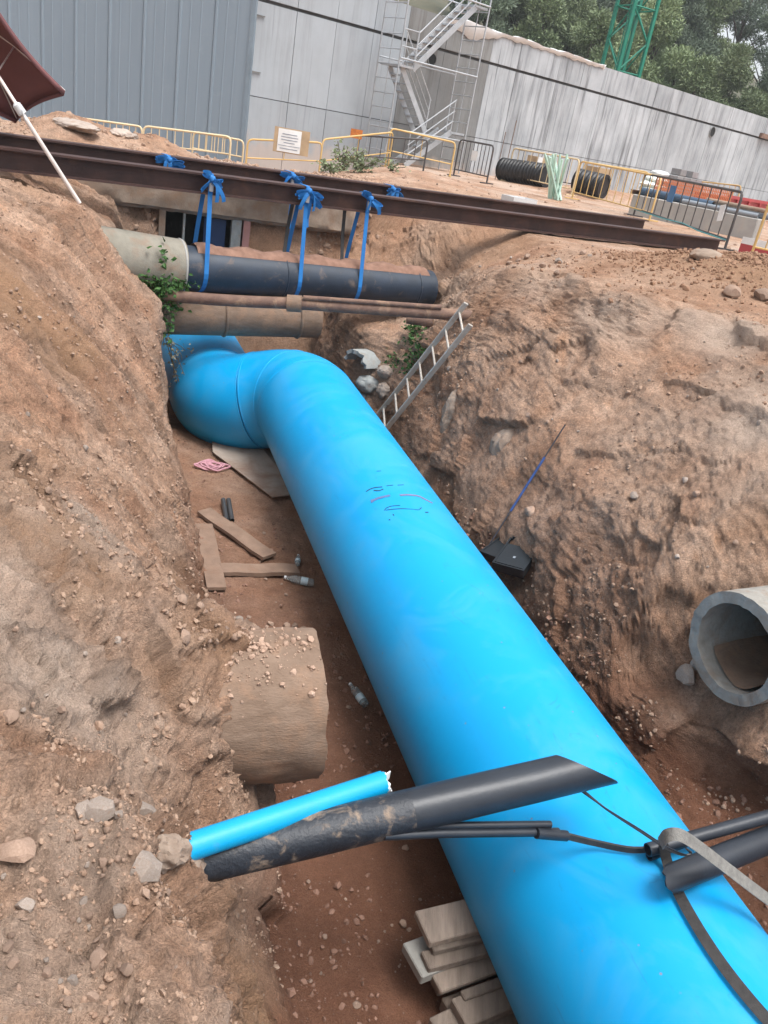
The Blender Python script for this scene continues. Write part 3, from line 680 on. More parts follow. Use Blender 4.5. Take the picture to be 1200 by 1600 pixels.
for c, d in ((PA(8.84), AX), (PA(7.6), AX), (f1[7], f1[8]-f1[6]), (f1[-1], f1[-1]-f1[-2]), (f2[0], f2[1]-f2[0]), (f2[-1], f2[-1]-f2[-2])):
    ring(c, d, PR-0.004, 0.0055, 'weld_bead', M_blue, pipe)
# marker writing and scuffs on the crown (too rubbed to read)
def on_pipe(x, y, lift=0.0):
    d = ray(x, y).normalized(); o = O3-PC
    d1 = d-AX*d.dot(AX); o1 = o-AX*o.dot(AX)
    a, b, c = d1.dot(d1), 2*d1.dot(o1), o1.dot(o1)-(PR+lift)**2
    disc = b*b-4*a*c
    return O3+d*((-b-math.sqrt(max(disc, 0)))/(2*a))
def stroke(pts, w, m, name):
    P = [on_pipe(x, y, 0.0022) for x, y in pts]; P = spline(P, 5)
    wd = [AX for _ in P]
    return MB().ribbon(P, wd, w, 0.002).build(name, m, pipe)
def z7(pts): return [(540+x/7.5, 720+y/7.5) for x, y in pts]
for pts, wd in (([(240, 360), (290, 330), (350, 312), (430, 305)], 0.010), ([(330, 345), (390, 350), (440, 330)], 0.012), ([(480, 292), (555, 284)], 0.006),
                ([(610, 285), (680, 280)], 0.005), ([(455, 580), (480, 552), (540, 530), (640, 522)], 0.006), ([(470, 578), (560, 566), (680, 560), (860, 575)], 0.006),
                ([(865, 570), (890, 548)], 0.007), ([(935, 605), (970, 602)], 0.012), ([(505, 692), (525, 688)], 0.010), ([(555, 625), (565, 640)], 0.008), ([(365, 120), (415, 118)], 0.004)):
    stroke(z7(pts), wd, M_mark, 'marker_line')
for pts, wd in (([(295, 470), (340, 455), (375, 440), (430, 425), (520, 405)], 0.030), ([(300, 490), (330, 470)], 0.014)):
    stroke(z7(pts), wd, M_scuff, 'scuff_mark')
stroke(z7([(640, 405), (700, 398), (780, 402), (860, 415), (940, 455), (1020, 495)]), 0.022, M_scuffrust, 'scuff_mark')

# ------------------------------------------------------------------ old concrete pipe cut through by the trench
def broken_rim(amp, seed, skip=None):
    rnd = random.Random(seed); ks = [rnd.uniform(-1, 1) for _ in range(84)]
    def g(a):
        r_ = 0
        for nk, am, o_ in ((5, 0.35, 0), (24, 0.35, 10), (48, 0.35, 35)):
            x = (a % (2*pi))/(2*pi)*nk; i = int(x); f_ = x-i; f_ = f_*f_*(3-2*f_)
            r_ += am*(ks[o_+i % nk]*(1-f_)+ks[o_+(i+1) % nk]*f_)
        return amp*r_
    return g
t = thing('concrete_pipe', 'mud coated stub of concrete pipe jutting from the left bank', 'pipe', TR(3.55, 0.7, -2.36))
g = broken_rim(0.018, 3)
ax0, ax1 = TR(3.55, 0.1, -1.90), TR(3.50, 1.20, -1.86)
pth = [ax0.lerp(ax1, i/36) for i in range(37)]
_fn = fbm(np.repeat(np.arange(37)[:, None]*0.2, 128, 1), np.cos(np.arange(128)/128*2*pi)[None]*3+np.zeros((37, 1)), np.sin(np.arange(128)/128*2*pi)[None]*3+np.zeros((37, 1)), 5, 77)
MB().shell(pth, lambda i, a: (0.415+0.014*_fn[i, int(round(a/(2*pi)*128)) % 128], g(a)*max(0, (i-33)/3)), lambda i, a: (0.34, g(a)*max(0, (i-33)/3)), 128).build('barrel', M_concmud, t, True)
t = thing('concrete_pipe', 'broken open mouth of grey concrete pipe in the right bank', 'pipe', TR(3.5, 4.6, -2.1))
g = broken_rim(0.014, 8); g2 = broken_rim(0.006, 5)
ax0, ax1 = P_u(1146, 1013, 4.12), P_u(1146, 1013, 4.12)+B3*2.0+A3*0.25+Vector((0, 0, 0.03))
pth = [ax0.lerp(ax1, i/12) for i in range(13)]
MB().shell(pth, lambda i, a: (0.385+g2(a)*(i < 2), g(a)*(i == 0)), lambda i, a: (0.305+g2(a)*(i < 2), g(a)*(i == 0)), 180).build('barrel', mat('dirty_ring_concrete', (0.33, 0.32, 0.29), (0.22, 0.205, 0.18), 9, 0.9, dirt=(0.25, 0.175, 0.125), dirt_amt=0.35, dirt_scale=5, bstr=0.8, bscale=30), t, True, 40)
MB().add(*(lambda n: ([ax0.lerp(ax1, 0.05+0.9*k/8)+B3*0+A3*(0.29*math.sin(q))+Vector((0, 0, -0.315*math.cos(q)+0.03+0.012*math.sin(k*2.1+q*5))) for k in range(9) for q in [(-0.95+1.9*j/12) for j in range(13)]],
          [(k*13+j, k*13+j+1, (k+1)*13+j+1, (k+1)*13+j) for k in range(8) for j in range(12)]))(0)).build('silt', M_concmud, t, True)
MB().tube([ax1-(ax1-ax0).normalized()*0.08, ax1-(ax1-ax0).normalized()*0.02], 0.34, 40).build('bore_end_cap', M_clod, t)  # end cap added to close the bore and keep it dark

# ------------------------------------------------------------------ rocks
def rock_mesh(name, seed, m, sub=2, flat=0.75, rough=0.28):
    bm = bmesh.new(); bmesh.ops.create_icosphere(bm, subdivisions=sub, radius=1.0)
    r = random.Random(seed)
    pl = [(Vector((r.uniform(-1, 1), r.uniform(-1, 1), r.uniform(-1, 1))).normalized(), r.uniform(0.55, 0.9)) for _ in range(9)]
    for v in bm.verts:
        for nn, d in pl:
            e = v.co.dot(nn)
            if e > d: v.co -= nn*(e-d)
        v.co *= 1+r.uniform(-1, 1)*rough*0.12
        v.co.z *= flat
    me = bpy.data.meshes.new(name); bm.to_mesh(me); bm.free(); me.materials.append(m)
    me.shade_smooth(); me.set_sharp_from_angle(angle=radians(28))
    return me
ROCKS = [rock_mesh('rock', 100+k, M_rock if k < 5 else M_rockpale) for k in range(8)]
def put_rock(x, y, size, kind=None, sink=0.3, label=None, cat='rock', group=None, name='rock', stretch=(1, 1, 1)):
    p, n = hit(x, y)
    k = kind if kind is not None else random.randrange(8)
    o = bpy.data.objects.new(name, ROCKS[k]); COL.objects.link(o)
    o.location = p+n*(size*(0.5-sink)*0.9)
    o.rotation_mode = 'QUATERNION'
    o.rotation_quaternion = Vector((0, 0, 1)).rotation_difference(n) @ Matrix.Rotation(random.uniform(0, 6.28), 3, 'Z').to_quaternion()
    o.scale = (size*0.5*random.uniform(0.85, 1.25)*stretch[0], size*0.5*random.uniform(0.8, 1.1)*stretch[1], size*0.5*stretch[2])
    tag(o, label, cat, group)
    return o
LB = dict(gravel='loose stone lying on the gravelly shelf beside the small blue pipe', bank='loose stone lodged on the scored left bank',
          stub='lump of dried earth resting around the mud coated pipe stub', floor='small stone on the damp red trench floor',
          right='loose stone on the brown right bank', plat='stone lying on the site ground near the steel beams')
def scatter(key, boxes, n, smin, smax, kinds=None):
    for _ in range(n):
        x0, y0, x1, y1 = random.choice(boxes)
        put_rock(random.uniform(x0, x1), random.uniform(y0, y1), smin*(smax/smin)**(random.random()**1.6), random.choice(kinds) if kinds else None, random.uniform(0.15, 0.4), LB[key], 'stone', key+' stones')
scatter('gravel', [(5, 1240, 240, 1580), (130, 1230, 260, 1400), (5, 1400, 200, 1590)], 90, 0.014, 0.040, [0, 1, 2, 3, 4, 4, 3, 2, 6])
scatter('bank', [(20, 420, 240, 900), (100, 700, 280, 960), (5, 950, 230, 1150)], 34, 0.02, 0.055)
scatter('stub', [(280, 930, 400, 1010), (330, 975, 480, 1020), (380, 975, 470, 1050)], 42, 0.025, 0.085, [0, 1, 2, 3, 4])
scatter('floor', [(470, 930, 590, 1200), (330, 800, 470, 960), (470, 1240, 660, 1590)], 46, 0.015, 0.05, [0, 1, 2, 3, 4])
scatter('right', [(880, 470, 1190, 800), (700, 520, 900, 680), (1050, 620, 1190, 900)], 36, 0.025, 0.08)
scatter('plat', [(540, 265, 760, 300), (740, 385, 1150, 430), (780, 400, 900, 420)], 36, 0.04, 0.12)
for x, y, s_, k, lab in ((28, 1335, 0.105, 0, 'rounded brown cobble, the largest stone on the gravel shelf'), (40, 1420, 0.06, 6, 'dark grey flat pebble on the gravel shelf'),
                         (155, 1500, 0.055, 2, 'orange brown pebble low on the gravel shelf'), (187, 1425, 0.05, 7, 'grey cube-like stone beside a white chip'),
                         (200, 1515, 0.045, 3, 'reddish stone in the ochre gravel patch')):
    put_rock(x, y, s_, k, 0.35, lab, 'stone', None)
for x, y, s_, lab in ((226, 1358, 0.15, 'pale limestone slab under the end of the small blue pipe'), (155, 1270, 0.15, 'upright pale grey rock on the gravel shelf'),
                      (130, 1270, 0.11, 'squat grey rock leaning on the upright pale rock'), (222, 1270, 0.16, 'broad cream rock above the small blue pipe'),
                      (372, 968, 0.13, 'flat tan stone perched on the bank above the pipe stub')):
    put_rock(x, y, s_*0.72, 6, 0.42, lab, 'rock', None)
for x, y, s_, lab in ((1078, 1058, 0.16, 'broken chunk of grey concrete below the pipe mouth'), (1096, 1037, 0.12, 'smaller broken concrete piece wedged under the pipe mouth rim')):
    o = put_rock(x, y, s_, 5, 0.1, lab, 'rubble', None, 'concrete_chunk')
for x, y, s_, lab in ((1142, 462, 0.22, 'smooth round boulder on the red spoil heap'), (1190, 466, 0.2, 'second smooth boulder at the edge of the red spoil heap')):
    put_rock(x, y, s_, 1, 0.3, lab, 'boulder', None, 'boulder')

# gravel and crumbs too small to pick apart
def crumbs(name, n, picker, smin, smax, m, label, cat):
    bm = bmesh.new(); bmesh.ops.create_icosphere(bm, subdivisions=1, radius=1.0)
    base = np.array([v.co[:] for v in bm.verts]); fc = np.array([[v.index for v in f.verts] for f in bm.faces]); bm.free()
    rg = np.random.default_rng(hash(name) % 1000 if False else len(name)*7+n)
    pts = picker(rg, n); n = len(pts)
    sz = smin*(smax/smin)**(rg.random(n)**2.2)
    sc_ = sz[:, None]*rg.uniform(0.55, 1.15, (n, 3))*0.5
    q = rg.normal(size=(n, 4)); q /= np.linalg.norm(q, axis=1, keepdims=True); a, b, c, d = q.T
    R = np.stack([np.stack([1-2*(c*c+d*d), 2*(b*c-a*d), 2*(b*d+a*c)], -1), np.stack([2*(b*c+a*d), 1-2*(b*b+d*d), 2*(c*d-a*b)], -1), np.stack([2*(b*d-a*c), 2*(c*d+a*b), 1-2*(b*b+c*c)], -1)], 1)
    lump = base[None]*(1+rg.uniform(-0.22, 0.22, (n, len(base), 1)))
    V = np.einsum('nij,nkj->nki', R, lump*sc_[:, None, :])+pts[:, None, :]
    F = (fc[None]+(np.arange(n)*len(base))[:, None, None]).reshape(-1, 3)
    me = bpy.data.meshes.new(name); me.vertices.add(V.size//3); me.vertices.foreach_set('co', V.astype(np.float32).ravel())
    me.loops.add(F.size); me.loops.foreach_set('vertex_index', F.astype(np.int32).ravel())
    me.polygons.add(len(F)); me.polygons.foreach_set('loop_start', (np.arange(len(F))*3).astype(np.int32))
    me.update(calc_edges=True); me.shade_smooth(); me.set_sharp_from_angle(angle=radians(35)); me.materials.append(m)
    o = bpy.data.objects.new(name, me); COL.objects.link(o); o['kind'] = 'stuff'; o['label'] = label; o['category'] = cat
    return o
def pick(s0, s1, v0, v1, noise_cut=None, seed=70):
    def f_(rg, n):
        i = rg.integers(np.searchsorted(GS, s0), np.searchsorted(GS, s1), n); j = rg.integers(np.searchsorted(GVI, v0), np.searchsorted(GVI, v1), n)
        p = GV[i, j]+rg.normal(0, 0.006, (n, 3))
        if noise_cut is not None:
            p = p[fbm(p[:, 0]*1.6, p[:, 1]*1.6, p[:, 2]*1.6, 3, seed) > noise_cut]
        return p
    return f_
crumbs('gravel', 16000, pick(0.7, 2.5, 3.6, 6.9, 0.02, 75), 0.004, 0.03, M_pebble, 'small mixed pebbles and gravel covering the shelf by the blue pipe stub', 'gravel')
crumbs('earth_crumbs', 20000, pick(2.4, 10.0, 4.0, 7.9, -0.05, 71), 0.006, 0.045, M_pebble, 'fine earth crumbs and grit strewn over the left bank', 'earth')
crumbs('floor_crumbs', 13000, pick(1.0, 10.0, 7.9, 10.8, 0.02, 72), 0.005, 0.06, M_clod, 'damp red earth crumbs along the trench floor', 'earth')
crumbs('bank_crumbs', 17000, pick(2.5, 12.0, 10.3, 15.6, 0.05, 73), 0.005, 0.05, M_pebble, 'earth crumbs and grit on the right bank', 'earth')
crumbs('site_gravel', 9000, pick(12.8, 30.0, 2.2, 15.9, -0.15, 74), 0.02, 0.13, M_pebble, 'coarse pale gravel and rubble on the site ground behind the beams', 'gravel')
def stubtop(rg, n):
    a_ = rg.normal(-0.05, 0.34, n); u_ = 0.98-0.8*rg.random(n)**0.7; P = []
    for a0, f0 in zip(a_, u_):
        q = TR(3.55, 0.1, -1.90).lerp(TR(3.50, 1.20, -1.86), f0); P.append(q+A3*(0.42*sin(a0))+Vector((0, 0, 0.42*cos(a0))))
    return np.array([p[:] for p in P])
crumbs('stub_crumbs', 800, stubtop, 0.006, 0.045, M_rock, 'dried earth crumbs heaped on the mud coated pipe stub', 'earth')
def heap(rg, n):
    P = []
    for _ in range(n):
        s_, u_ = rg.normal(8.6, 0.8), rg.normal(7.9, 1.1); q = TR(s_, u_, 0); P.append((q.x, q.y, gz(q)+0.01))
    return np.array(P)
crumbs('spoil_clods', 3500, heap, 0.015, 0.075, MATS.setdefault('ochre_clods', mat('ochre_clods', (0.32, 0.19, 0.12), (0.22, 0.12, 0.07), 8, 0.95, bstr=0.5)), 'loose orange red earth clods of the spoil heap on the right', 'earth')

# ------------------------------------------------------------------ steel beams across the trench
def s_beam(u, off=0.0): return 10.6+0.225*(u-2.46)+off
BD = (A3*0.225+B3).normalized()                    # beam direction, plan
BN = Vector((-BD.y, BD.x, 0))                      # away from the camera
BH, BW = 0.225, 0.22
def beam(name, label, P0, P1, ):
    d = (P1-P0); L = d.length; d.normalize(); nn = Vector((-d.y, d.x, 0)); up = Vector((0, 0, 1))
    o = thing(name, label, 'beam', P0, 0, 'steel beams bridging the trench')
    prof = lambda w0, w1, z0, z1: [P0+nn*w0+up*z0, P0+nn*w1+up*z0, P0+nn*w1+up*z1, P0+nn*w0+up*z1]
    MB().prism(prof(-BW/2, BW/2, BH-0.022, BH), d*L).build('top_flange', M_rustbeam, o)
    MB().prism(prof(-BW/2, BW/2, 0, 0.022), d*L).build('bottom_flange', M_rustbeam, o)
    MB().prism(prof(-0.009, 0.009, 0.022, BH-0.022), d*L).build('web', M_rustbeam, o)
    return o, d, nn
fb0, fb1 = P_z(0, 270, 0.0), P_z(1118, 397, 0.0)
fd = (fb1-fb0).normalized(); fb0 = fb0-fd*2.2; fb0.z = fb1.z = 0.03
bb0, bb1 = P_z(0, 243, 0.0), P_z(1002, 364, 0.0)
bd_ = (bb1-bb0).normalized(); bb0 = bb0-bd_*2.2; bb0.z = bb1.z = 0.03
_, FD, FN = beam('steel_beam', 'rusty dark steel I-beam crossing the trench nearer the ladder', fb0, fb1)
_, BDr, BNr = beam('steel_beam', 'rusty dark steel I-beam crossing the trench nearer the concrete slab', bb0, bb1)
def on_beam(P0, d, x, y, top=BH+0.03):      # point of the beam axis seen at picture column x
    n = ray(x, y-200).cross(ray(x, y+200)); t_ = (O3-P0).dot(n)/d.dot(n)
    q = P0+d*t_; return Vector((q.x, q.y, top))

# ------------------------------------------------------------------ black pipe slung under the beams
OFF = 0.06
def black_pt(u, z): return TR(s_beam(u, OFF), u, z)
def slung(x, y):
    d = ray(x, y); k = (10.6-0.225*2.46+OFF)/(d.dot(A3)-0.225*d.dot(B3)); return O3+d*k
bpL, bpR = slung(283, 418), slung(668, 452); BPR = 0.265
t = thing('slung_pipe', 'dusty black plastic pipe hung from the steel beams by blue straps', 'pipe', bpL)
bdir = (bpR-bpL).normalized()
MB().tube([bpL.lerp(bpR, i/12) for i in range(13)], BPR, 48).build('barrel', M_blackdusty, t, True)
ring(bpL.lerp(bpR, 0.36), bdir, BPR, 0.010, 'weld_bead', M_blackdusty, t, 48)
ring(bpR-bdir*0.28, bdir, BPR, 0.012, 'weld_bead', M_blackdusty, t, 48)
# earth lying along its back
rg = np.random.default_rng(4)
vs, fs = [], []
for i in range(60):
    c = bpL.lerp(bpR, 0.04+0.93*i/59)
    for j in range(9):
        a = -0.75+1.5*j/8+0.12
        h = 0.035*(1-(j/4-1)**2)*(0.6+0.5*sin(i*0.7)+0.5*rg.random())+0.002
        x_ = bdir.cross(Vector((0, 0, 1))).normalized()
        vs.append(c+x_*(-(BPR+h)*sin(a))+Vector((0, 0, (BPR+h)*cos(a))))
fs = [(i*9+j, i*9+j+1, (i+1)*9+j+1, (i+1)*9+j) for i in range(59) for j in range(8)]
MB().add(vs, fs).build('earth_layer', M_clod, t, True)
# concrete sleeve it emerges from
M_sleeve = mat('lichen_concrete', (0.27, 0.25, 0.205), (0.185, 0.17, 0.135), 6, 0.9, dirt=(0.24, 0.165, 0.115), dirt_amt=0.4, dirt_scale=4, bstr=0.5)
gL0 = bpL-bdir*1.05+Vector((0, 0, 0.06)); gL1 = bpL-bdir*0.02
t = thing('concrete_pipe', 'pale grey concrete pipe end sleeving the black slung pipe at the left bank', 'pipe', gL1-Vector((0, 0, 0.33)))
MB().shell([gL0.lerp(gL1, i/6) for i in range(7)], 0.325, 0.272, 56).build('barrel', M_sleeve, t, True)
ring(gL1-bdir*0.012, bdir, 0.322, 0.016, 'rim', M_kerb, t, 56)
# brown concrete pipe beneath
cL, cR = TR(10.40, 0.1, -1.46), TR(10.55, 2.85, -1.33)
t = thing('concrete_pipe', 'muddy brown concrete pipe spanning above the blue elbow', 'pipe', cL.lerp(cR, 0.5)-Vector((0, 0, 0.27)))
MB().tube([cL.lerp(cR, i/10) for i in range(11)], 0.27, 48).build('barrel', M_concmud, t, True)
for q in (0.55, 0.90): ring(cL.lerp(cR, q), cR-cL, 0.27, 0.022, 'joint_band', M_concmud, t, 48)
# rusty steel pipe in front
sL, sR = P_s(243, 459, 10.02), P_s(742, 494, 8.95)
sL = sL-(sR-sL).normalized()*0.25
t = thing('steel_pipe', 'thin rusty steel pipe laid across the trench below the slung pipe', 'pipe', sL)
mid_ = sL.lerp(sR, 0.46)
MB().tube([sL.lerp(mid_, i/8)+Vector((0, 0, -0.02*sin(pi*i/8))) for i in range(9)], 0.068, 20).build('section', M_rustpipe, t, True)
MB().tube([mid_.lerp(sR, i/8) for i in range(9)], 0.068, 20).build('section', M_rustpipe, t, True)
MB().tube([mid_.lerp(sR, -0.03), mid_.lerp(sR, 0.05)], 0.098, 20).build('coupling', M_concmud, t, True)
o2 = Vector((0, 0, 0.085))-A3*0.04
MB().tube([mid_.lerp(sR, 0.05)+o2, mid_.lerp(sR, 0.80)+o2], 0.028, 16).build('small_conduit', M_rustpipe, t, True)
tag(MB().tube([P_s(636, 497, 9.75), P_s(676, 503, 9.6)], 0.07, 20).build('steel_pipe', M_rustpipe, None, True), 'short brown pipe stub under the rusty pipe beside the ivy', 'pipe')

# ------------------------------------------------------------------ blue straps
def strap_loop(name, label, x, y, P0, d, nn, down=True, tail=0.0, dark=False, seed=0):
    top = on_beam(P0, d, x, y); top.z = P0.z+BH
    W_ = 0.055; up = Vector((0, 0, 1)); r = random.Random(seed)
    o = thing(name, label, 'strap', top, 0, 'blue straps tied round the beams')
    f_ = top-nn*(BW/2+0.004); b_ = top+nn*(BW/2+0.004)
    MB().ribbon([f_-up*BH, f_+up*0.001, f_+nn*0.01+up*0.005, top+up*0.006, b_-nn*0.01+up*0.005, b_+up*0.001, b_-up*BH], d, W_, 0.004).build('beam_wrap', M_strap, o)
    if down:
        # tangent down the front of the slung pipe, under it and up behind
        q = (top-bpL).dot(bdir)/(bdir.dot(bdir)); c = bpL+bdir*q
        xh = BN; R = BPR+0.004
        pth = [f_-up*BH*0.2, f_-up*BH]
        pf = c-xh*R; pth += [f_.lerp(pf, 0.55)-up*0.12]
        pth += [c+xh*(-R*cos(a))+up*(-R*sin(a)) for a in [pi*k/14 for k in range(15)]]
        MB().ribbon(pth, d, W_, 0.004).build('front_sling', M_strap, o)
        pb = c+xh*R
        MB().ribbon([pb, pb.lerp(b_-up*BH, 0.5)+nn*0.01, b_-up*BH], d, W_, 0.004).build('back_sling', M_strap, o)
    if tail > 0:
        st = f_-up*BH+d*0.04
        MB().ribbon([f_-up*0.05+d*0.03-nn*0.02, st-nn*0.012, st-up*tail*0.6+nn*0.02, st-up*tail], d, W_, 0.004).build('tail', M_strap, o)
    # bunched bow
    for k in range(5):
        s_ = -1 if k % 2 else 1; l = r.uniform(0.09, 0.19); z0 = -r.uniform(0.02, 0.10); lift = r.uniform(-0.12, 0.07)
        base = f_-nn*0.02+up*z0
        e = base+d*(s_*l)+up*lift-nn*r.uniform(0.0, 0.05)
        m1 = base+d*(s_*l*0.5)+up*(lift*0.5+0.02)-nn*0.05; m2 = base+d*(s_*l*0.5)+up*(lift*0.5-0.02)+nn*0.01
        MB().ribbon(spline([base, m1, e, e+up*-0.02, m2, base-up*0.02], 5), (up*r.uniform(0.3, 1)-nn*r.uniform(0.1, 0.9)+d*r.uniform(-0.4, 0.4)).normalized(), W_*r.uniform(0.7, 1), 0.004).build('bow_loop', M_strap, o)
    for k in range(2):
        b0_ = f_-nn*0.03-up*0.04; e_ = b0_+d*r.uniform(-0.16, 0.16)-up*r.uniform(0.12, 0.26)-nn*r.uniform(0, 0.04)
        MB().ribbon(bez(b0_, b0_+d*r.uniform(-0.1, 0.1)-nn*0.05, e_+up*0.1-nn*0.03, e_, 8), (d+nn*r.uniform(-0.6, 0.6)).normalized(), W_*0.9, 0.004).build('loose_end', M_strap, o)
    MB().tube([f_-nn*0.03-up*0.02-d*0.035, f_-nn*0.045-up*0.045, f_-nn*0.03-up*0.07+d*0.03], [0.03, 0.042, 0.028], 10).build('knot', M_strap, o, True)
    MB().box(f_-nn*0.02-up*0.13, 0.05, 0.03, 0.11, d, nn, up, 0.006).build('ratchet', M_galv, o)
    return o
strap_loop('ratchet_strap', 'blue strap with a wide bow slinging the black pipe beside the concrete sleeve', 323, 290, fb0, FD, FN, True, 0.0, seed=1)
strap_loop('ratchet_strap', 'blue strap with a bow slinging the middle of the black pipe', 472, 320, fb0, FD, FN, True, 0.25, seed=2)
strap_loop('ratchet_strap', 'flat blue strap slinging the black pipe near the ladder end', 567, 330, fb0, FD, FN, True, 0.0, seed=3)
strap_loop('ratchet_strap', 'blue strap bow with ratchet on the rear beam near the umbrella', 258, 245, bb0, BDr, BNr, False, 0.10, seed=4)
strap_loop('ratchet_strap', 'blue strap on the rear beam with a long tail behind the middle bow', 449, 275, bb0, BDr, BNr, False, 0.55, seed=5)
strap_loop('ratchet_strap', 'blue strap knot on the rear beam in front of the weeds', 604, 300, bb0, BDr, BNr, False, 0.40, seed=6)
for x, lab in ((466, 'back half of the middle blue sling, its shade put into a dark colour'), (548, 'back half of the flat blue sling, its shade put into a dark colour')):  # rear halves of blue slings, shade painted as dark webbing
    q = on_beam(fb0, FD, x, 330, 0.03)+FN*0.16
    c = bpL+bdir*((q-bpL).dot(bdir))+Vector((0, 0, BPR+0.01))
    c = c-FD*(0.09 if x < 500 else 0.0)
    tag(MB().ribbon([q, q.lerp(c, 0.5)+FN*0.02, c], FD, 0.05, 0.004).build('dark_strap', M_strapdark, None), lab, 'strap')

def rough_box(c, sx, sy, sz, X, Y, Z=Vector((0, 0, 1)), step=0.06, amp=0.03, freq=4.0, seed=1):
    bm = bmesh.new(); bmesh.ops.create_cube(bm, size=1.0)
    for ax, L_ in ((0, sx), (1, sy), (2, sz)):
        n_ = int(L_/step)
        if n_ > 1:
            es = [e for e in bm.edges if abs((e.verts[0].co-e.verts[1].co)[ax]) > 1e-4]
            bmesh.ops.subdivide_edges(bm, edges=es, cuts=n_-1, use_grid_fill=True)
    co = np.array([v.co[:] for v in bm.verts])*np.array([sx, sy, sz])
    nrm_ = np.sign(np.where(np.abs(co) > np.array([sx, sy, sz])*0.499, co, 0)); ln_ = np.linalg.norm(nrm_, axis=1, keepdims=True)+1e-6
    dsp = amp*fbm(co[:, 0]*freq+seed, co[:, 1]*freq, co[:, 2]*freq, 4, seed)-amp*0.8*(np.abs(nrm_).sum(1) > 1.5)
    co = co+nrm_/ln_*dsp[:, None]; c = Vector(c)
    vs_ = [c+X*float(p[0])+Y*float(p[1])+Z*float(p[2]) for p in co]; bm.verts.index_update()
    m_ = MB().add(vs_, [[v.index for v in f.verts] for f in bm.faces]); bm.free(); return m_
# ------------------------------------------------------------------ buried concrete chamber under the slab
def pt(s, u, z): return TR(s, u, z)
t = thing('concrete_chamber', 'old concrete chamber with slab roof and dark opening behind the slung pipe', 'chamber', TR(12.75, 1.5, -1.3))
rough_box(pt(12.98, 1.55, -0.27), 4.6, 0.5, 0.54, B3, A3, amp=0.06, freq=3.0).build('lintel', M_concrete, t, True, 50)
MB().box(pt(13.75, 1.55, -0.06), 2.0, 1.0, 0.12, B3, A3).build('roof_slab', M_concrete, t)
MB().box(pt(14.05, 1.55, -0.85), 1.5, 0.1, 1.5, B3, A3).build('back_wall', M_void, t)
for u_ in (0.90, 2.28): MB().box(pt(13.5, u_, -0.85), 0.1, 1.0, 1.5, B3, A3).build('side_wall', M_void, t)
for u_, w_, m_ in ((0.99, 0.09, M_concrete), (1.30, 0.03, M_concgrey), (2.06, 0.14, M_concgrey), (2.21, 0.10, M_pinkpost)):
    MB().box(pt(12.86, u_, -0.9), w_, 0.12, 0.76, B3, A3).build('post', m_, t)
MB().box(pt(12.88, 1.75, -0.88), 0.32, 0.03, 0.64, B3, A3).build('shutter_panel', mat('navy_panel', (0.012, 0.035, 0.10), None, 4, 0.6, bstr=0.1), t)

# ------------------------------------------------------------------ concrete fragments in the right bank
def blob(name, c, rx, ry, rz, m, seed, label, cat, rot=None, sub=4, amp=0.22):
    bm = bmesh.new(); bmesh.ops.create_icosphere(bm, subdivisions=sub, radius=1.0)
    co = np.array([v.co[:] for v in bm.verts])
    d = 1+amp*fbm(co[:, 0]*1.7+seed, co[:, 1]*1.7, co[:, 2]*1.7, 4, seed)+amp*0.5*(worley(co[:, 0]*3+seed, co[:, 1]*3, co[:, 2]*3, seed)[1]-0.5)
    co = co*d[:, None]*np.array([rx, ry, rz])
    for v, p in zip(bm.verts, co): v.co = p
    me = bpy.data.meshes.new(name); bm.to_mesh(me); bm.free(); me.materials.append(m); me.shade_smooth(); me.set_sharp_from_angle(angle=radians(35))
    o = bpy.data.objects.new(name, me); COL.objects.link(o); o.location = c
    if rot is not None: o.rotation_euler = rot
    tag(o, label, cat); return o
AZ = atan2(A3.y, A3.x)
M_lump = mat('lean_concrete', (0.33, 0.26, 0.205), (0.19, 0.135, 0.10), 14, 0.95, dirt=(0.24, 0.155, 0.105), dirt_amt=0.4, dirt_scale=5, bstr=0.9, bscale=30)
p, n = hit(699, 655); blob('concrete_lump', p-n*0.09, 0.12, 0.18, 0.36, M_lump, 3, 'upright pale lump of lean concrete stuck to the right bank', 'rubble', (0, 0, AZ), amp=0.3)
p, n = hit(783, 690); blob('concrete_lump', p-n*0.11, 0.15, 0.2, 0.19, M_lump, 5, 'rounded pale concrete lump in the bank beside the long dark rod', 'rubble', (0, 0, AZ))
p, n = hit(575, 600); blob('rubble_rock', p, 0.15, 0.13, 0.11, M_concgrey, 9, 'grey broken rock at the foot of the ladder bank', 'rubble')
p, n = hit(600, 610); blob('rubble_rock', p, 0.10, 0.13, 0.10, M_rockpale, 10, 'pale broken rock next to the grey rock by the ladder', 'rubble')
p, n = hit(566, 622); blob('rubble_rock', p, 0.07, 0.07, 0.06, M_concgrey, 11, 'small grey rock below the broken concrete shard', 'rubble')
p, n = hit(605, 580); blob('rubble_rock', p, 0.13, 0.12, 0.09, M_rockpale, 12, 'tan rock under the ivy on the right bank', 'rubble')
p, n = hit(830, 800); blob('rubble_rock', p, 0.06, 0.08, 0.05, M_rock, 14, 'brown stone block in the bank by the rod', 'rubble')
p, n = hit(574, 560)
cS = p+Vector((0, 0, 0.02))
d = (B3*0.9+A3*0.3).normalized(); x_ = d.cross(Vector((0, 0, 1))).normalized()
g = broken_rim(0.07, 21)
vs, fs = [], []
for f_ in (0.26, 0.21):
    for i in range(7):
        for j in range(15):
            a = -1.25+2.5*j/14
            vs.append(cS-Vector((0, 0, 0.16))+d*(-0.2+0.4*i/6+(g(a*2+i) if i in (0, 6) else 0))+x_*(f_*sin(a))+Vector((0, 0, f_*cos(a))))
for i in range(6):
    for j in range(14):
        a0 = i*15+j; fs.append((a0, a0+1, a0+16, a0+15)); b0 = 105+a0; fs.append((b0+1, b0, b0+15, b0+16))
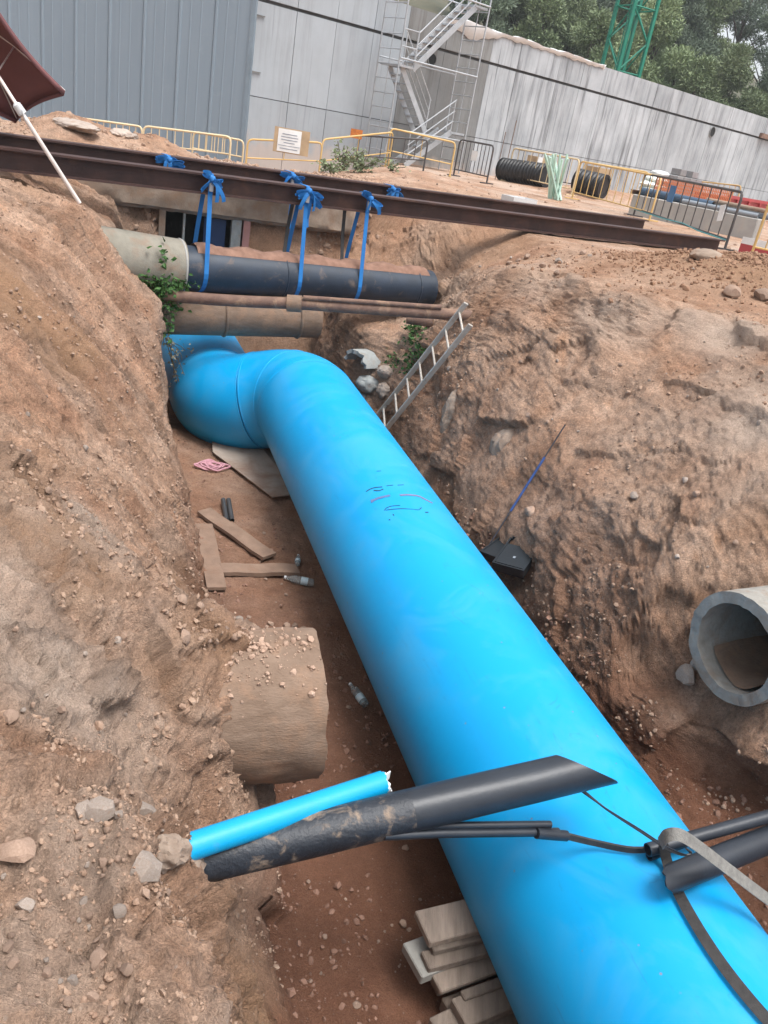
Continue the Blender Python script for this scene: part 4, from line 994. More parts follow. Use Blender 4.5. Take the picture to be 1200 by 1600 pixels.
for i in range(6):
    for j in (0, 14): a0 = i*15+j; fs.append((a0, a0+15, a0+120, a0+105))
for j in range(14):
    for i in (0, 6): a0 = i*15+j; fs.append((a0, a0+1, a0+106, a0+105))
tag(MB().add(vs, fs).build('pipe_shard', M_concgrey, None, True, 35), 'curved shard of broken concrete pipe sticking from the bank left of the ivy', 'rubble')

# ------------------------------------------------------------------ ladder
lt, lb = P_u(737, 484, 4.02), P_u(600, 655, 3.50)
ld = (lt-lb).normalized(); lb = lb-ld*0.42
lw = (A3*0.985+Vector((0, 0, 0.0))+B3*0.05); lw = (lw-ld*lw.dot(ld)).normalized(); ln = ld.cross(lw)
t = thing('ladder', 'dusty aluminium ladder leaning on the right bank', 'ladder', lb)
L = (lt-lb).length-0.06; LWd = 0.42
for s_ in (-1, 1): MB().box(lb+ld*L/2+lw*(s_*LWd/2), 0.025, 0.062, L, lw, ln, ld, 0.004).build('rail', M_alu, t)
k = 0.15
while k < L-0.05:
    MB().tube([lb+ld*k-lw*LWd/2, lb+ld*k+lw*LWd/2], 0.014, 10).build('rung', M_alu, t, True); k += 0.275

# ------------------------------------------------------------------ things on the trench floor
def plank(name, label, a, b, width, th, m, cat='plank', lift=0.0, dz=0.0, sub=None):
    A, Bp = onground(*a), onground(*b); A.z += lift+0.02; Bp.z += lift+dz+0.02
    d = (Bp-A); L = d.length; d.normalize(); nn = Vector((-d.y, d.x, 0)).normalized(); up = d.cross(nn)
    if up.z < 0: up = -up
    mb = MB()
    # slightly warped board
    vs = []; K = 6
    for i in range(K+1):
        c = A+d*L*i/K+up*(0.006*sin(i*1.7+L*9))
        for sn, su in ((-1, 0), (1, 0), (1, 1), (-1, 1)): vs.append(c+nn*(sn*width/2)+up*(su*th))
    fs = [(i*4+q, i*4+(q+1) % 4, i*4+4+(q+1) % 4, i*4+4+q) for i in range(K) for q in range(4)]+[(3, 2, 1, 0), tuple(K*4+q for q in range(4))]
    mb.add(vs, fs); o = mb.build(name, m, None)
    tag(o, label, cat); return o
plank('plank', 'dusty plank lying along the foot of the left bank', (318, 824), (338, 926), 0.17, 0.03, M_wood)
plank('plank', 'dusty plank angled with one end on the plank by the bank', (318, 806), (420, 878), 0.17, 0.035, M_wood, lift=0.02)
plank('plank', 'dusty plank laid across pointing at a plastic bottle', (345, 896), (464, 896), 0.17, 0.04, M_wood)
def sheet(label, px, zs, m, th=0.012):
    pts = [onground(x, y) + Vector((0, 0, dz)) for (x, y), dz in zip(px, zs)]
    o = MB().prism(pts, Vector((0, 0, -th))).build('plywood_sheet', m, None); tag(o, label, 'board'); return o
sheet('mud stained plywood sheet tilted against the blue pipe', [(328, 664), (332, 712), (425, 784), (464, 778), (398, 700)], [0.17, 0.05, 0.06, 0.06, 0.12], M_ply)
sheet('grey plywood sheet lying flat under the tilted one', [(350, 682), (425, 682), (466, 770), (440, 778)], [0.04, 0.04, 0.05, 0.05], M_ply)
# paired steel tubes
q0, q1 = onground(352, 790), onground(358, 816)
t = thing('steel_tubes', 'pair of short dark tubes standing in the earth near the planks', 'tube', q1)
for k, dx in enumerate((-0.028, 0.028)):
    MB().shell([q1+B3*dx+Vector((0, 0, 0.02)), q0+B3*dx+Vector((0, 0, 0.07))], 0.026, 0.021, 16).build('tube', M_tubeblack, t, True)
# rope
p, n = hit(331, 733); r = random.Random(3)
pts = []
for k in range(46):
    a = k*0.62; R = 0.10+0.05*sin(k*0.41)+r.uniform(-0.02, 0.02)
    pts.append(p+B3*(R*1.25*cos(a))+A3*(R*0.8*sin(a))+Vector((0, 0, 0.035+0.03*r.random())))
pts += [p+B3*0.26+A3*0.05+Vector((0, 0, 0.03))]
tag(MB().tube(spline(pts, 5), 0.011, 6).build('rope', M_rope, None, True, 80), 'pink and white rope coiled in a tangle on the trench floor', 'rope')
# bottles
def bottle(label, a, b, scale=1.0):
    A, Bp = onground(*a), onground(*b); A.z += 0.04; Bp.z += 0.04
    d = (Bp-A).normalized(); L = 0.24*scale; Bp = A+d*L
    t = thing('plastic_bottle', label, 'bottle', A, 0)
    pr = [(0, 0.012), (0.01, 0.030), (0.05, 0.034), (0.10, 0.031), (0.12, 0.034), (0.17, 0.034), (0.205, 0.022), (0.225, 0.013), (0.24, 0.013)]
    MB().tube([A+d*(x*scale) for x, _ in pr], [q*scale for _, q in pr], 20).build('body', M_bottle, t, True)
    bt = t.children[0]
    MB().tube([A+d*(0.055*scale), A+d*(0.115*scale)], 0.0352*scale, 20, cap=False).build('paper_band', M_label, bt, True)
    MB().tube([A+d*(0.24*scale), A+d*(0.258*scale)], 0.0155*scale, 14).build('cap', M_white, bt, True)
bottle('clear plastic bottle lying beyond the end of the crosswise plank', (490, 917), (446, 908), 1.1)
bottle('clear plastic bottle lying by the blue pipe wall past the concrete stub', (571, 1109), (551, 1082), 0.95)
bottle('crushed clear bottle lying upright of the crosswise plank end', (464, 888), (466, 864), 0.8)
# black crates and the rod
def crate(label, px, ax, sx, sy, sz, tilt):
    p, n = hit(*px)
    X = (Matrix.Rotation(ax, 3, 'Z') @ B3); Zv = (Vector((0, 0, 1))+n*tilt).normalized(); X = (X-Zv*X.dot(Zv)).normalized(); Y = Zv.cross(X)
    p = p+n*0.04; c = p+Zv*(sz/2-0.01)
    t = thing('plastic_crate', label, 'crate', p)
    MB().box(c-Zv*(sz/2-0.008), sx, sy, 0.016, X, Y, Zv).build('base', M_blackbox, t)
    for s_ in (-1, 1):
        MB().box(c+X*(s_*(sx/2-0.007)), 0.014, sy, sz, X, Y, Zv).build('side_wall', M_blackbox, t)
        MB().box(c+Y*(s_*(sy/2-0.007)), sx-0.028, 0.014, sz, X, Y, Zv).build('side_wall', M_blackbox, t)
    MB().box(c+Zv*(sz/2-0.012)-X*0.03, sx*0.72, sy*0.97, 0.012, X, Y, (Zv+X*0.06).normalized()).build('lid', M_blackbox, t)
    if sx > 0.4: MB().box(c+Zv*(sz/2-0.002)-X*0.06, 0.03, 0.022, 0.003, X, Y, Zv).build('sticker', M_greypipe, t)
    MB().box(c+X*(sx*0.48)+Zv*(sz*0.55), 0.02, sy*0.8, sz*0.5, X, Y, Zv).build('flap', M_blackbox, t)
crate('larger open black plastic crate at the foot of the right bank', (812, 876), 0.75, 0.44, 0.30, 0.09, 0.25)
crate('smaller black plastic crate beside the larger open one', (786, 864), 0.55, 0.36, 0.20, 0.08, 0.2)
r0, r1 = hit(755, 868)[0], hit(882, 668)[0]
r1 = r1+Vector((0, 0, 0.03)); r0 = r0+Vector((0, 0, 0.02))
t = thing('long_rod', 'long thin dark rod with blue grip leaning on the right bank', 'rod', r0)
bow = hit(818, 770)[0]
md = r0.lerp(r1, 0.5); nn = (O3-md).normalized()
rp = [r0.lerp(r1, i/12) for i in range(13)]
def pen(P):
    d_ = P-O3; h_ = BVH.ray_cast(O3, d_.normalized()); return max(0.0, d_.length-(h_[0]-O3).length) if h_[0] else 0.0
sh = max(pen(P) for P in rp[1:])+0.02
rp = [P+(O3-P).normalized()*sh for P in rp]
MB().tube(rp[:5], 0.008, 8).build('shaft', M_rod, t, True); MB().tube(rp[4:10], 0.012, 8).build('grip', M_rodblue, t, True); MB().tube(rp[9:], 0.007, 8).build('shaft', M_rod, t, True)

blob_later = []
# ------------------------------------------------------------------ torn ducts hanging over the pipe near the camera
d0, d1 = P_u(318, 1343, 0.44), P_s(895, 1207, 2.27)
dd = (d1-d0).normalized(); dx_, dy_ = frame_of(dd); start = d0-dd*0.5
DR = 0.088
def cut(i, a):      # the far end is sliced to a slanting point at its lower side
    if i < 11: return (DR*(1+0.01*sin(5*a+i)), 0.0)
    return (DR, 0.13*(1+cos(a+0.9))-0.06)
t = thing('broken_duct', 'mud caked black duct with a slanting torn end above the blue pipe', 'duct', start)
pth = [start.lerp(d1, i/11) for i in range(12)]
k_ = 7
MB().shell(pth[:k_+1], lambda i, a: (DR*(1+0.02*sin(5*a+i)), 0.0), DR-0.008, 36, (dx_, dy_)).build('muddy_length', M_blackmud, t, True)
MB().shell(pth[k_:], lambda i, a: cut(i+k_, a), lambda i, a: (DR-0.008, cut(i+k_, a)[1]), 36, (dx_, dy_)).build('clean_length', M_black, t, True)
b0, b1 = P_u(265, 1334, 0.30), P_s(597, 1224, 2.42)
bd0 = (b1-b0).normalized(); bs = b0-bd0*0.30
t = thing('blue_conduit', 'short bright blue plastic pipe with a broken white end jutting from the left bank', 'pipe', bs)
g = broken_rim(0.022, 12)
MB().shell([bs.lerp(b1, i/8) for i in range(9)], lambda i, a: (0.052, g(a)*(i == 8)), lambda i, a: (0.046, g(a)*(i == 8)), 36).build('barrel', M_bluesmall, t, True)
g = broken_rim(0.02, 15)
MB().shell([b1-bd0*0.07, b1-bd0*0.02, b1+bd0*0.012], lambda i, a: (0.0455, g(a)*(i == 2)), lambda i, a: (0.036, g(a)*(i == 2)), 30).build('torn_core', M_offwhite, t, True)
MB().prism([b1+Vector((0, 0, 0.035))-bd0*0.03, b1+Vector((0, 0, 0.062))+bd0*0.03, b1+Vector((0, 0, 0.02))+bd0*0.03, b1-bd0*0.01], -A3*0.006).build('torn_flap', M_offwhite, t)
for k_e, (dv, rr_, lab) in enumerate(((bd0*0.0+Vector((0, 0, 0.035))-A3*0.02, 0.085, 'crumbly earth lump packed over the root of the small blue pipe'), (bd0*0.05-Vector((0, 0, 0.07))+A3*0.0, 0.10, 'earth lump under the root of the muddy black duct'))):
    blob_later.append((b0+dv-bd0*0.02, rr_, lab, k_e))
# thin split tubes under the duct, with a flexible tail
def P_c(x, y, s, clear=0.03):      # a pixel at trench station s, kept clear above the big pipe
    d_ = ray(x, y).normalized(); o_ = O3-PC; d1_ = d_-AX*d_.dot(AX); o1_ = o_-AX*o_.dot(AX)
    a_, b_, c_ = d1_.dot(d1_), 2*d1_.dot(o1_), o1_.dot(o1_)-(PR+clear)**2
    if b_*b_-4*a_*c_ > 0: s = min(s, on_pipe(x, y, clear).dot(A3))
    return P_s(x, y, s)
def poly_px(pts): return [P_c(x, y, s) for x, y, s in pts]
t = thing('split_tube', 'thin split black tubes with a flexible tail strung over the blue pipe', 'tube', P_s(640, 1296, 2.2))
MB().tube(poly_px([(600, 1298, 2.22), (690, 1290, 2.21), (860, 1288, 2.20)]), 0.016, 10).build('tube', M_black, t, True)
MB().tube(poly_px([(600, 1306, 2.19), (690, 1302, 2.19), (872, 1300, 2.18)]), 0.019, 10).build('tube', M_black, t, True)
MB().tube(poly_px([(838, 1302, 2.17), (885, 1306, 2.17)]), 0.024, 10).build('sleeve', M_black, t, True)
MB().ribbon(spline(poly_px([(880, 1305, 2.17), (930, 1317, 2.15), (990, 1328, 2.12), (1040, 1322, 2.08), (1075, 1310, 2.06)]), 6), Vector((0, 0, 1)), 0.03, 0.012).build('flexible_tail', M_strapdark, t)
# right-hand ducts
def line_to(a, b, ext): d = (b-a); return b+d.normalized()*ext
e0, e1 = P_c(1052, 1372, 2.02, 0.08), P_c(1200, 1312, 1.97, 0.10); e1 = line_to(e0, e1, 1.7)
ed = (e1-e0).normalized(); ex, ey = frame_of(ed); g = broken_rim(0.035, 33)
t = thing('broken_duct', 'thick black duct with a ragged end coming out of the right bank', 'duct', e1)
MB().shell([e0.lerp(e1, i/10) for i in range(11)], lambda i, a: (0.060, (g(a)+0.10*cos(a+2.2))*(i == 0)), lambda i, a: (0.053, (g(a)+0.10*cos(a+2.2))*(i == 0)), 40, (ex, ey)).build('barrel', M_black, t, True)
h0, h1 = P_c(1012, 1328, 2.06, 0.08), P_c(1200, 1276, 2.03, 0.12); h1 = line_to(h0, h1, 1.7)
t = thing('thin_duct', 'slimmer black duct running along the thick ragged duct', 'duct', h1)
MB().shell([h0.lerp(h1, i/8) for i in range(9)], 0.030, 0.025, 24).build('barrel', M_black, t, True)
MB().shell([h0+ed*0.03-Vector((0, 0, 0.05)), h0+ed*0.5-Vector((0, 0, 0.048))], 0.022, 0.017, 18).build('inner_tube', M_black, t, True)
# webbing and wire
wsp = spline(poly_px([(1032, 1318, 1.86), (1042, 1306, 1.84), (1060, 1304, 1.82), (1085, 1318, 1.80), (1130, 1352, 1.76), (1200, 1405, 1.70), (1300, 1475, 1.6), (1420, 1550, 1.5)]), 7)
tag(MB().ribbon(wsp, (Vector((0, 0, 0.75))+A3*0.65).normalized(), 0.050, 0.004).build('grey_strap', M_strapgrey, None), 'frayed grey webbing strap looped over the torn ducts', 'strap')
wsp = spline(poly_px([(1036, 1318, 1.985), (1042, 1345, 1.975), (1060, 1395, 1.95), (1110, 1480, 1.88), (1170, 1560, 1.80), (1260, 1660, 1.72)]), 7)
tag(MB().ribbon(wsp, (B3*0.8+Vector((0, 0, 0.5))).normalized(), 0.046, 0.004).build('dark_strap', M_strapdark, None), 'dark webbing strap hanging down over the blue pipe', 'strap')
t = thing('wire_tie', 'doubled wire tying the slanting duct to the strap', 'wire', P_s(1070, 1335, 1.97))
for q in (0, 1):
    MB().tube(spline(poly_px([(902+6*q, 1232, 2.24), (945+2*q, 1262+2*q, 2.16), (1000, 1296+3*q, 2.06), (1040, 1322+3*q, 1.97), (1066, 1334+2*q, 1.955), (1080, 1336-q*3, 1.955), (1072, 1326, 1.96)]), 6), 0.0035+0.0015*q, 6).build('strand', M_tubeblack if q else M_black, t, True)

for c_e, rr_, lab, k_e in blob_later: blob('earth_lump', c_e, rr_*0.8, rr_, rr_*0.75, M_lump, 90+k_e, lab, 'earth lump', (0, 0, AZ), amp=0.35)
# ------------------------------------------------------------------ timber packing under the pipe
def wood(label, px, z, L, W_, H_, yaw, m=None):
    c = P_z(px[0], px[1], z); X = (Matrix.Rotation(radians(yaw), 3, 'Z') @ B3); Y = Vector((-X.y, X.x, 0))
    o = MB().box(c-Vector((0, 0, H_/2)), L, W_, H_, X, Y, Vector((0, 0, 1)), 0.006).build('timber_block', m or M_woodgrey, None)
    tag(o, label, 'timber', 'timber packing under the pipe'); return o
wood('broad pale board topping the timber packing under the pipe', (722, 1432), -2.50, 0.46, 0.19, 0.045, 4)
wood('narrow board directly under the broad pale one', (728, 1462), -2.545, 0.40, 0.08, 0.04, 3)
wood('grey board with a cut notch in the middle of the packing', (722, 1484), -2.585, 0.42, 0.10, 0.05, 4)
wood('square grey block sticking out from the packing', (664, 1492), -2.62, 0.15, 0.20, 0.06, 10, mat('grey_block_wood', (0.27, 0.26, 0.235), (0.21, 0.20, 0.18), 10, 0.8, bstr=0.4, rnd=0.05))
wood('splintered board with a pointed end in the packing', (742, 1512), -2.64, 0.46, 0.11, 0.03, 8)
wood('thin batten between the splintered and the wide board', (768, 1538), -2.66, 0.34, 0.05, 0.04, 7)
wood('wide smooth board low in the packing', (765, 1562), -2.68, 0.36, 0.15, 0.06, 9)
wood('short block at the bottom edge of the packing', (716, 1592), -2.74, 0.26, 0.13, 0.06, 12)
for k, (x, y, z) in enumerate(((735, 1450, -2.66), (735, 1500, -2.72), (760, 1560, -2.78), (770, 1600, -2.80))):
    wood('dark bearer timber buried under the packing', (x, y), z, 0.44, 0.16, 0.09, 5+k)

# ------------------------------------------------------------------ parasol
q = Vector((0.05, 0.55, 0.83)).normalized(); Cc = Vector((-5.39, 9.46, 1.10)); hub = Cc+q*0.43
foot = P_y(120, 303, 9.0); x_ = q.cross(Vector((0, 0, 1))).normalized(); y_ = x_.cross(q)
TW = 5.90; RR = 1.20
t = thing('parasol', 'tilted maroon parasol on a pale pole at the end of the beams', 'parasol', foot)
tips = [Cc+x_*(RR*cos(TW+k*pi/3))+y_*(RR*sin(TW+k*pi/3)) for k in range(6)]
for k in range(6):
    a, b = tips[k], tips[(k+1) % 6]; vs = []; NN = 10
    for i in range(NN+1):
        for j in range(NN+1):
            f_ = i/NN; g_ = j/NN
            e = a.lerp(b, g_); rim = e-(e-Cc)*0.06*4*g_*(1-g_)
            P = hub.lerp(rim, f_)+q*(0.10*4*f_*(1-f_)*0.5)
            vs.append(P)
    fs = [(i*(NN+1)+j, i*(NN+1)+j+1, (i+1)*(NN+1)+j+1, (i+1)*(NN+1)+j) for i in range(NN) for j in range(NN)]
    pn = MB().add(vs, fs).build('canopy_panel', M_maroon, t, True)
    sol = pn.modifiers.new('cloth', 'SOLIDIFY'); sol.thickness = 0.004
    val = []
    for g_ in [j/NN for j in range(NN+1)]:
        e = a.lerp(b, g_); rim = e-(e-Cc)*0.06*4*g_*(1-g_); val += [rim, rim-q*0.05+Vector((0, 0, -0.01))]
    vv = MB().add(val, [(2*j, 2*j+1, 2*j+3, 2*j+2) for j in range(NN)]).build('valance', M_maroon, pn, True)
    sol = vv.modifiers.new('cloth', 'SOLIDIFY'); sol.thickness = 0.004
pj = P_y(30, 170, 8.75)
pu = hub-q*0.05
MB().tube([foot-Vector((0, 0, 0.05))-(pj-foot).normalized()*0.05, pj], 0.022, 14).build('pole', M_pinkpole, t, True)
MB().tube([pj-(pj-foot).normalized()*0.07, pj-(pj-foot).normalized()*0.05, pj+(pj-foot).normalized()*0.04, pj+(pj-foot).normalized()*0.06], [0.02, 0.045, 0.042, 0.02], 14).build('tilt_joint', M_white, t, True)
MB().tube([pj, pu], 0.017, 12).build('upper_pole', M_pinkpole, t, True)
mid = pj.lerp(pu, 0.35)
for k in range(6): MB().tube([mid, hub.lerp(tips[k], 0.5)+q*0.03], 0.008, 8).build('strut', M_pinkpole, t, True)
for k in range(6): MB().tube([hub, hub.lerp(tips[k], 0.5)+q*0.045, tips[k]], 0.008, 8).build('rib', M_pinkpole, t, True)
MB().tube([pj+Vector((0.05, -0.04, 0.0)), pj+Vector((0.09, -0.05, -0.09))], 0.008, 8).build('crank_handle', M_white, t, True)

# ------------------------------------------------------------------ plants
def leaves(name, centres, n, size, m, parent, r, droop=0.5, spread=0.1):
    vs, fs = [], []
    for _ in range(n):
        c = Vector(r.choice(centres))+Vector((r.gauss(0, spread), r.gauss(0, spread), r.gauss(0, spread)))
        d = Vector((r.uniform(-1, 1), r.uniform(-1, 0.3), r.uniform(-1, 0.6)*droop)).normalized(); x, y = frame_of(d)
        a = r.uniform(0, 6.28); w_ = (x*cos(a)+y*sin(a)); l = size*r.uniform(0.6, 1.3); nn = d.cross(w_)
        k = len(vs)
        vs += [c, c+d*l*0.35+w_*l*0.36+nn*l*0.08, c+d*l, c+d*l*0.35-w_*l*0.36+nn*l*0.08, c+d*l*0.45-nn*l*0.05]
        fs += [(k, k+1, k+4), (k+1, k+2, k+4), (k+2, k+3, k+4), (k+3, k, k+4)]
    return MB().add(vs, fs).build(name, m, parent)
def plant(label, cat, name, px, spread, n, size, m, hang=0.0, sfix=None, stems=5, seed=0):
    r = random.Random(seed)
    pts = [(P_s(x, y, sfix) if sfix else hit(x, y)[0]) for x, y in px]
    base = pts[0]
    t = thing(name, label, cat, base)
    cs = []
    for k in range(stems):
        a = base+Vector((r.gauss(0, spread*0.5), r.gauss(0, spread*0.5), 0)); b = pts[-1] if len(pts) > 1 and r.random() < 0.5 else r.choice(pts)
        b = b+Vector((r.gauss(0, spread), r.gauss(0, spread)*0.5, r.gauss(0, spread)))
        pth = bez(a, a.lerp(b, 0.3)+Vector((r.gauss(0, 0.05), r.gauss(0, 0.05), 0.06)), a.lerp(b, 0.7)+Vector((r.gauss(0, 0.05), r.gauss(0, 0.05), 0.03)), b, 10)
        MB().tube(pth, 0.0045, 5).build('stem', M_stem, t, True); cs += pth
    for q in pts: cs += [q]*6
    leaves('foliage', cs, n, size, m, t, r, 0.7, spread)['kind'] = 'stuff'
    return t
plant('leafy green ivy growing between concrete sleeve and rusty pipe', 'plant', 'ivy', [(250, 455), (255, 400), (275, 440), (300, 445), (245, 440), (225, 440)], 0.06, 420, 0.07, M_ivy, sfix=9.97, stems=9, seed=1)
plant('green ivy hanging below the rusty pipe at the bank corner', 'plant', 'ivy', [(262, 470), (275, 480), (256, 505), (252, 520)], 0.05, 170, 0.06, M_ivy, sfix=9.98, stems=7, seed=2)
plant('dry pale creeper hanging in the dark hole', 'plant', 'dry_creeper', [(262, 535), (280, 560), (292, 548), (275, 590), (288, 630), (283, 600)], 0.045, 90, 0.05, M_dryleaf, sfix=10.15, stems=8, seed=3)
plant('dense green ivy covering the right bank beside the ladder', 'plant', 'ivy', [(648, 512), (645, 530), (655, 545), (640, 560), (660, 525), (650, 575), (636, 580), (658, 555)], 0.055, 620, 0.06, M_ivy, stems=8, seed=4)
plant('small green weed on the bank left of the dense ivy', 'plant', 'ivy', [(612, 565), (622, 572)], 0.05, 110, 0.05, M_ivy, stems=4, seed=5)
def weed(label, px, h, w_, n, seed):
    r = random.Random(seed); p, _ = hit(*px); t = thing('weed', label, 'plant', p, 0, None); cs = []
    for k in range(9):
        b = p+Vector((r.gauss(0, w_), r.gauss(0, w_*0.5), h*r.uniform(0.5, 1.0)))
        pth = bez(p+Vector((r.gauss(0, w_*0.4), 0, -0.02)), p.lerp(b, 0.4)+Vector((0, 0, 0.1)), p.lerp(b, 0.8), b, 6); MB().tube(pth, 0.008, 5).build('stem', M_stem, t, True); cs += pth[1:]
    leaves('foliage', cs, n, 0.075, M_weed, t, r, 0.5, 0.05)['kind'] = 'stuff'
weed('tall dusty weed growing in front of the concrete wall', (535, 268), 0.62, 0.16, 240, 11)
weed('bushy grey-green weed beside the tall one', (560, 270), 0.45, 0.22, 280, 12)
weed('low dusty weed at the edge of the gravel mound', (515, 272), 0.26, 0.2, 160, 13)
weed('small weed by the stair tower foot', (610, 268), 0.2, 0.12, 60, 14)

# ------------------------------------------------------------------ concrete wall of the tank
EW = Vector((0.70711, 0.70711, 0)); NW = Vector((-0.70711, 0.70711, 0))
CW = P_y(740, 40, 32).dot(NW)
def TWp(x, off, z): return EW*x+NW*(CW-off)+Vector((0, 0, z))
def wall_px(x, y, off=0.0):
    d = ray(x, y); k = (CW-off)/d.dot(NW); P = O3+d*k; return P.dot(EW), P.z
M_walldark = streak_concrete('dark_wall_concrete', (0.17, 0.175, 0.176), (0.24, 0.245, 0.242), (0.12, 0.112, 0.102), 0.8)  # darker concrete tone for the panels behind the stair tower
WX = Vector((1, 0, 0))
wall = thing('concrete_wall', 'long streaked grey concrete tank wall behind the site fence', 'wall', TWp(5, 0, 0), radians(45))
MB().box(TWp(46.6, -0.32, 1.7), 66.6, 0.5, 5.58, EW, NW).build('wall_core', M_groove, wall)
xs = [13.3, 13.95, 15.52, 16.95, 18.4, 19.75, 21.5, 23.72]
while xs[-1] < 79: xs.append(xs[-1]+(1.48 if len(xs) % 3 else 2.3))
for i in range(len(xs)-1):
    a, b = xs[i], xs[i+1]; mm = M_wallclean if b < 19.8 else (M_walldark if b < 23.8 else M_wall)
    for z0, z1 in ((-1.1, 1.18), (1.20, 3.55), (3.64, 4.53)):
        pr = 0.055+random.uniform(-0.006, 0.006)+(0.012 if z1 > 4 else 0)
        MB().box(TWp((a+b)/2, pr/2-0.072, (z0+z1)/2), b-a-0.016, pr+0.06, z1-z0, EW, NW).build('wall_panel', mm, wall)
for px, R in (((674, 93), 0.17), ((1112, 206), 0.21)):
    x, z = wall_px(*px)
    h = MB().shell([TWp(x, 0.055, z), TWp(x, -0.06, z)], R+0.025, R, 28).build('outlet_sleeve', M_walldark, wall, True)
    MB().tube([TWp(x, 0.040, z), TWp(x, 0.030, z)], R, 28).build('outlet_dark_disc', mat('hole_black', (0.008, 0.008, 0.008), None, 3, 0.9, bstr=0), h)  # black disc stands in for the shade inside the outlet
x, z = wall_px(1190, 212); MB().box(TWp(x+1.0, 0.1, z), 2.6, 0.14, 0.22, EW, NW).build('rusty_waler', M_rustpipe, wall)
for px0, px1 in (((384, 20), (413, 25)), ((384, 110), (406, 113))):
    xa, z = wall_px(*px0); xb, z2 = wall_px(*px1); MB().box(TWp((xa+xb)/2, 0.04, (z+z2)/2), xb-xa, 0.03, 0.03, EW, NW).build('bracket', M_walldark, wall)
# white sheeting along the wall top
rg = random.Random(5); vs = []; fs = []; NX = 70
for i in range(NX+1):
    x = 21.4+8.8*i/NX; j1, j2, j3 = 0.05+0.04*sin(x*2.3)+0.02*sin(x*7.1), 0.03*sin(x*3.7+1)+0.03*sin(x*9.3), 0.05*sin(x*5.1)
    fold = 0.35*max(0, 1-abs(x-22.6)/1.5)
    vs += [TWp(x, 0.06+j3*0.2, 4.47-fold-abs(j2)), TWp(x, 0.10+j1*0.3, 4.55+j1*0.6), TWp(x, -0.25, 4.60+j2*0.6+j1*0.5), TWp(x, -0.5, 4.56)]
for i in range(NX):
    for k in range(3): fs.append((i*4+k, i*4+k+1, i*4+5+k, i*4+4+k))
o = MB().add(vs, fs).build('plastic_sheeting', mat('bright_sheeting', (0.80, 0.82, 0.83), (0.74, 0.76, 0.77), 5, 0.5, bstr=0.2), None, True, 60); tag(o, 'crumpled white sheeting draped along the top of the concrete wall', 'sheeting')
sm = o.modifiers.new('thick', 'SOLIDIFY'); sm.thickness = 0.01

# ------------------------------------------------------------------ blue-grey metal shed
sb, sa = P_y(374, 250, 24.6), P_y(170, 207, 25.2)
sd = (sb-sa); sd.z = 0; sd.normalize(); sn = Vector((-sd.y, sd.x, 0))
shed = thing('metal_shed', 'tall blue-grey corrugated metal shed wall left of the concrete wall', 'shed', sb)
SB, STP = -0.95, 7.0
k = 0
for k in range(15):
    e0 = sb-sd*(1.02*(k+1)); prof = []
    for (f_, dp) in ((0.0, 0), (0.03, 0.035), (0.07, 0.035), (0.10, 0), (0.32, 0), (0.335, 0.012), (0.355, 0.012), (0.37, 0), (0.62, 0), (0.635, 0.012), (0.655, 0.012), (0.67, 0), (1.012, 0)):
        prof.append(e0+sd*f_-sn*dp)
    prof += [p+sn*0.03 for p in reversed(prof)]
    prof = [Vector((p.x, p.y, SB+0.22)) for p in prof]
    MB().prism(prof, Vector((0, 0, STP-SB-0.22))).build('wall_sheet', M_shed, shed)
MB().box(Vector((sb.x, sb.y, (SB+STP)/2))+sd*0.06+sn*0.02, 0.12, 0.12, STP-SB, sd, sn).build('corner_trim', M_shedtrim, shed)
MB().box(Vector((sb.x, sb.y, SB+0.1))-sd*7.6+sn*0.02, 15.2, 0.10, 0.24, sd, sn).build('base_rail', M_darkbar, shed)
MB().box(Vector((sb.x, sb.y, (SB+STP)/2))-sd*7.7+sn*0.2, 15.0, 0.3, STP-SB-0.4, sd, sn).build('shed_body', M_shedtrim, shed)

# ------------------------------------------------------------------ stair tower
X0, X1, O0, O1 = 18.22, 21.60, 1.60, 0.62
tw = thing('stair_tower', 'galvanised scaffold stair tower against the concrete wall', 'scaffold', TWp(X0, O0, 0), radians(45))
up = Vector((0, 0, 1))
for x in (X0, X1):
    for o_ in (O0, O1):
        MB().tube([TWp(x, o_, -0.35), TWp(x, o_, 5.9)], 0.026, 10).build('post', M_galv, tw, True)
    z = 0.35
    while z < 5.8:
        MB().tube([TWp(x, O0, z), TWp(x, O1, z)], 0.017, 8).build('frame_rung', M_galv, tw, True); z += 0.40
    MB().tube([TWp(x, 1.15, 0.2), TWp(x, 1.15, 5.8)], 0.014, 8).build('frame_stile', M_galv, tw, True)
for z in (1.0, 2.93, 4.9):
    MB().tube([TWp(X0, O0+0.03, z), TWp(X1, O0+0.03, z)], 0.026, 10).build('ledger', M_galv, tw, True)
    MB().tube([TWp(X0, O1-0.03, z), TWp(X1, O1-0.03, z)], 0.024, 10).build('ledger', M_galv, tw, True)
def flight(a, b, o0, o1, rail=True):
    (xa, za), (xb, zb) = a, b; first = None
    for o_ in (o0, o1):
        A_, B_ = TWp(xa, o_, za), TWp(xb, o_, zb); dd_ = (B_-A_); L_ = dd_.length; dd_.normalize()
        st_ = MB().box((A_+B_)/2, L_, 0.03, 0.17, dd_, NW, dd_.cross(NW)).build('stringer', M_galv, tw); first = first or st_
        if rail and o_ == o0:
            for h_ in (0.95, 0.62, 0.32): MB().tube([A_+up*h_, B_+up*h_], 0.019, 8).build('handrail', M_galv, first, True)
            for q in (0.02, 0.98): c = A_.lerp(B_, q); MB().tube([c, c+up*0.97], 0.019, 8).build('handrail_post', M_galv, first, True)
    n = max(3, int(abs(zb-za)/0.20))
    for i in range(1, n):
        c = TWp(xa+(xb-xa)*i/n, (o0+o1)/2, za+(zb-za)*i/n); MB().box(c, 0.24, abs(o0-o1)-0.03, 0.03, EW, NW).build('tread', M_galv, first)
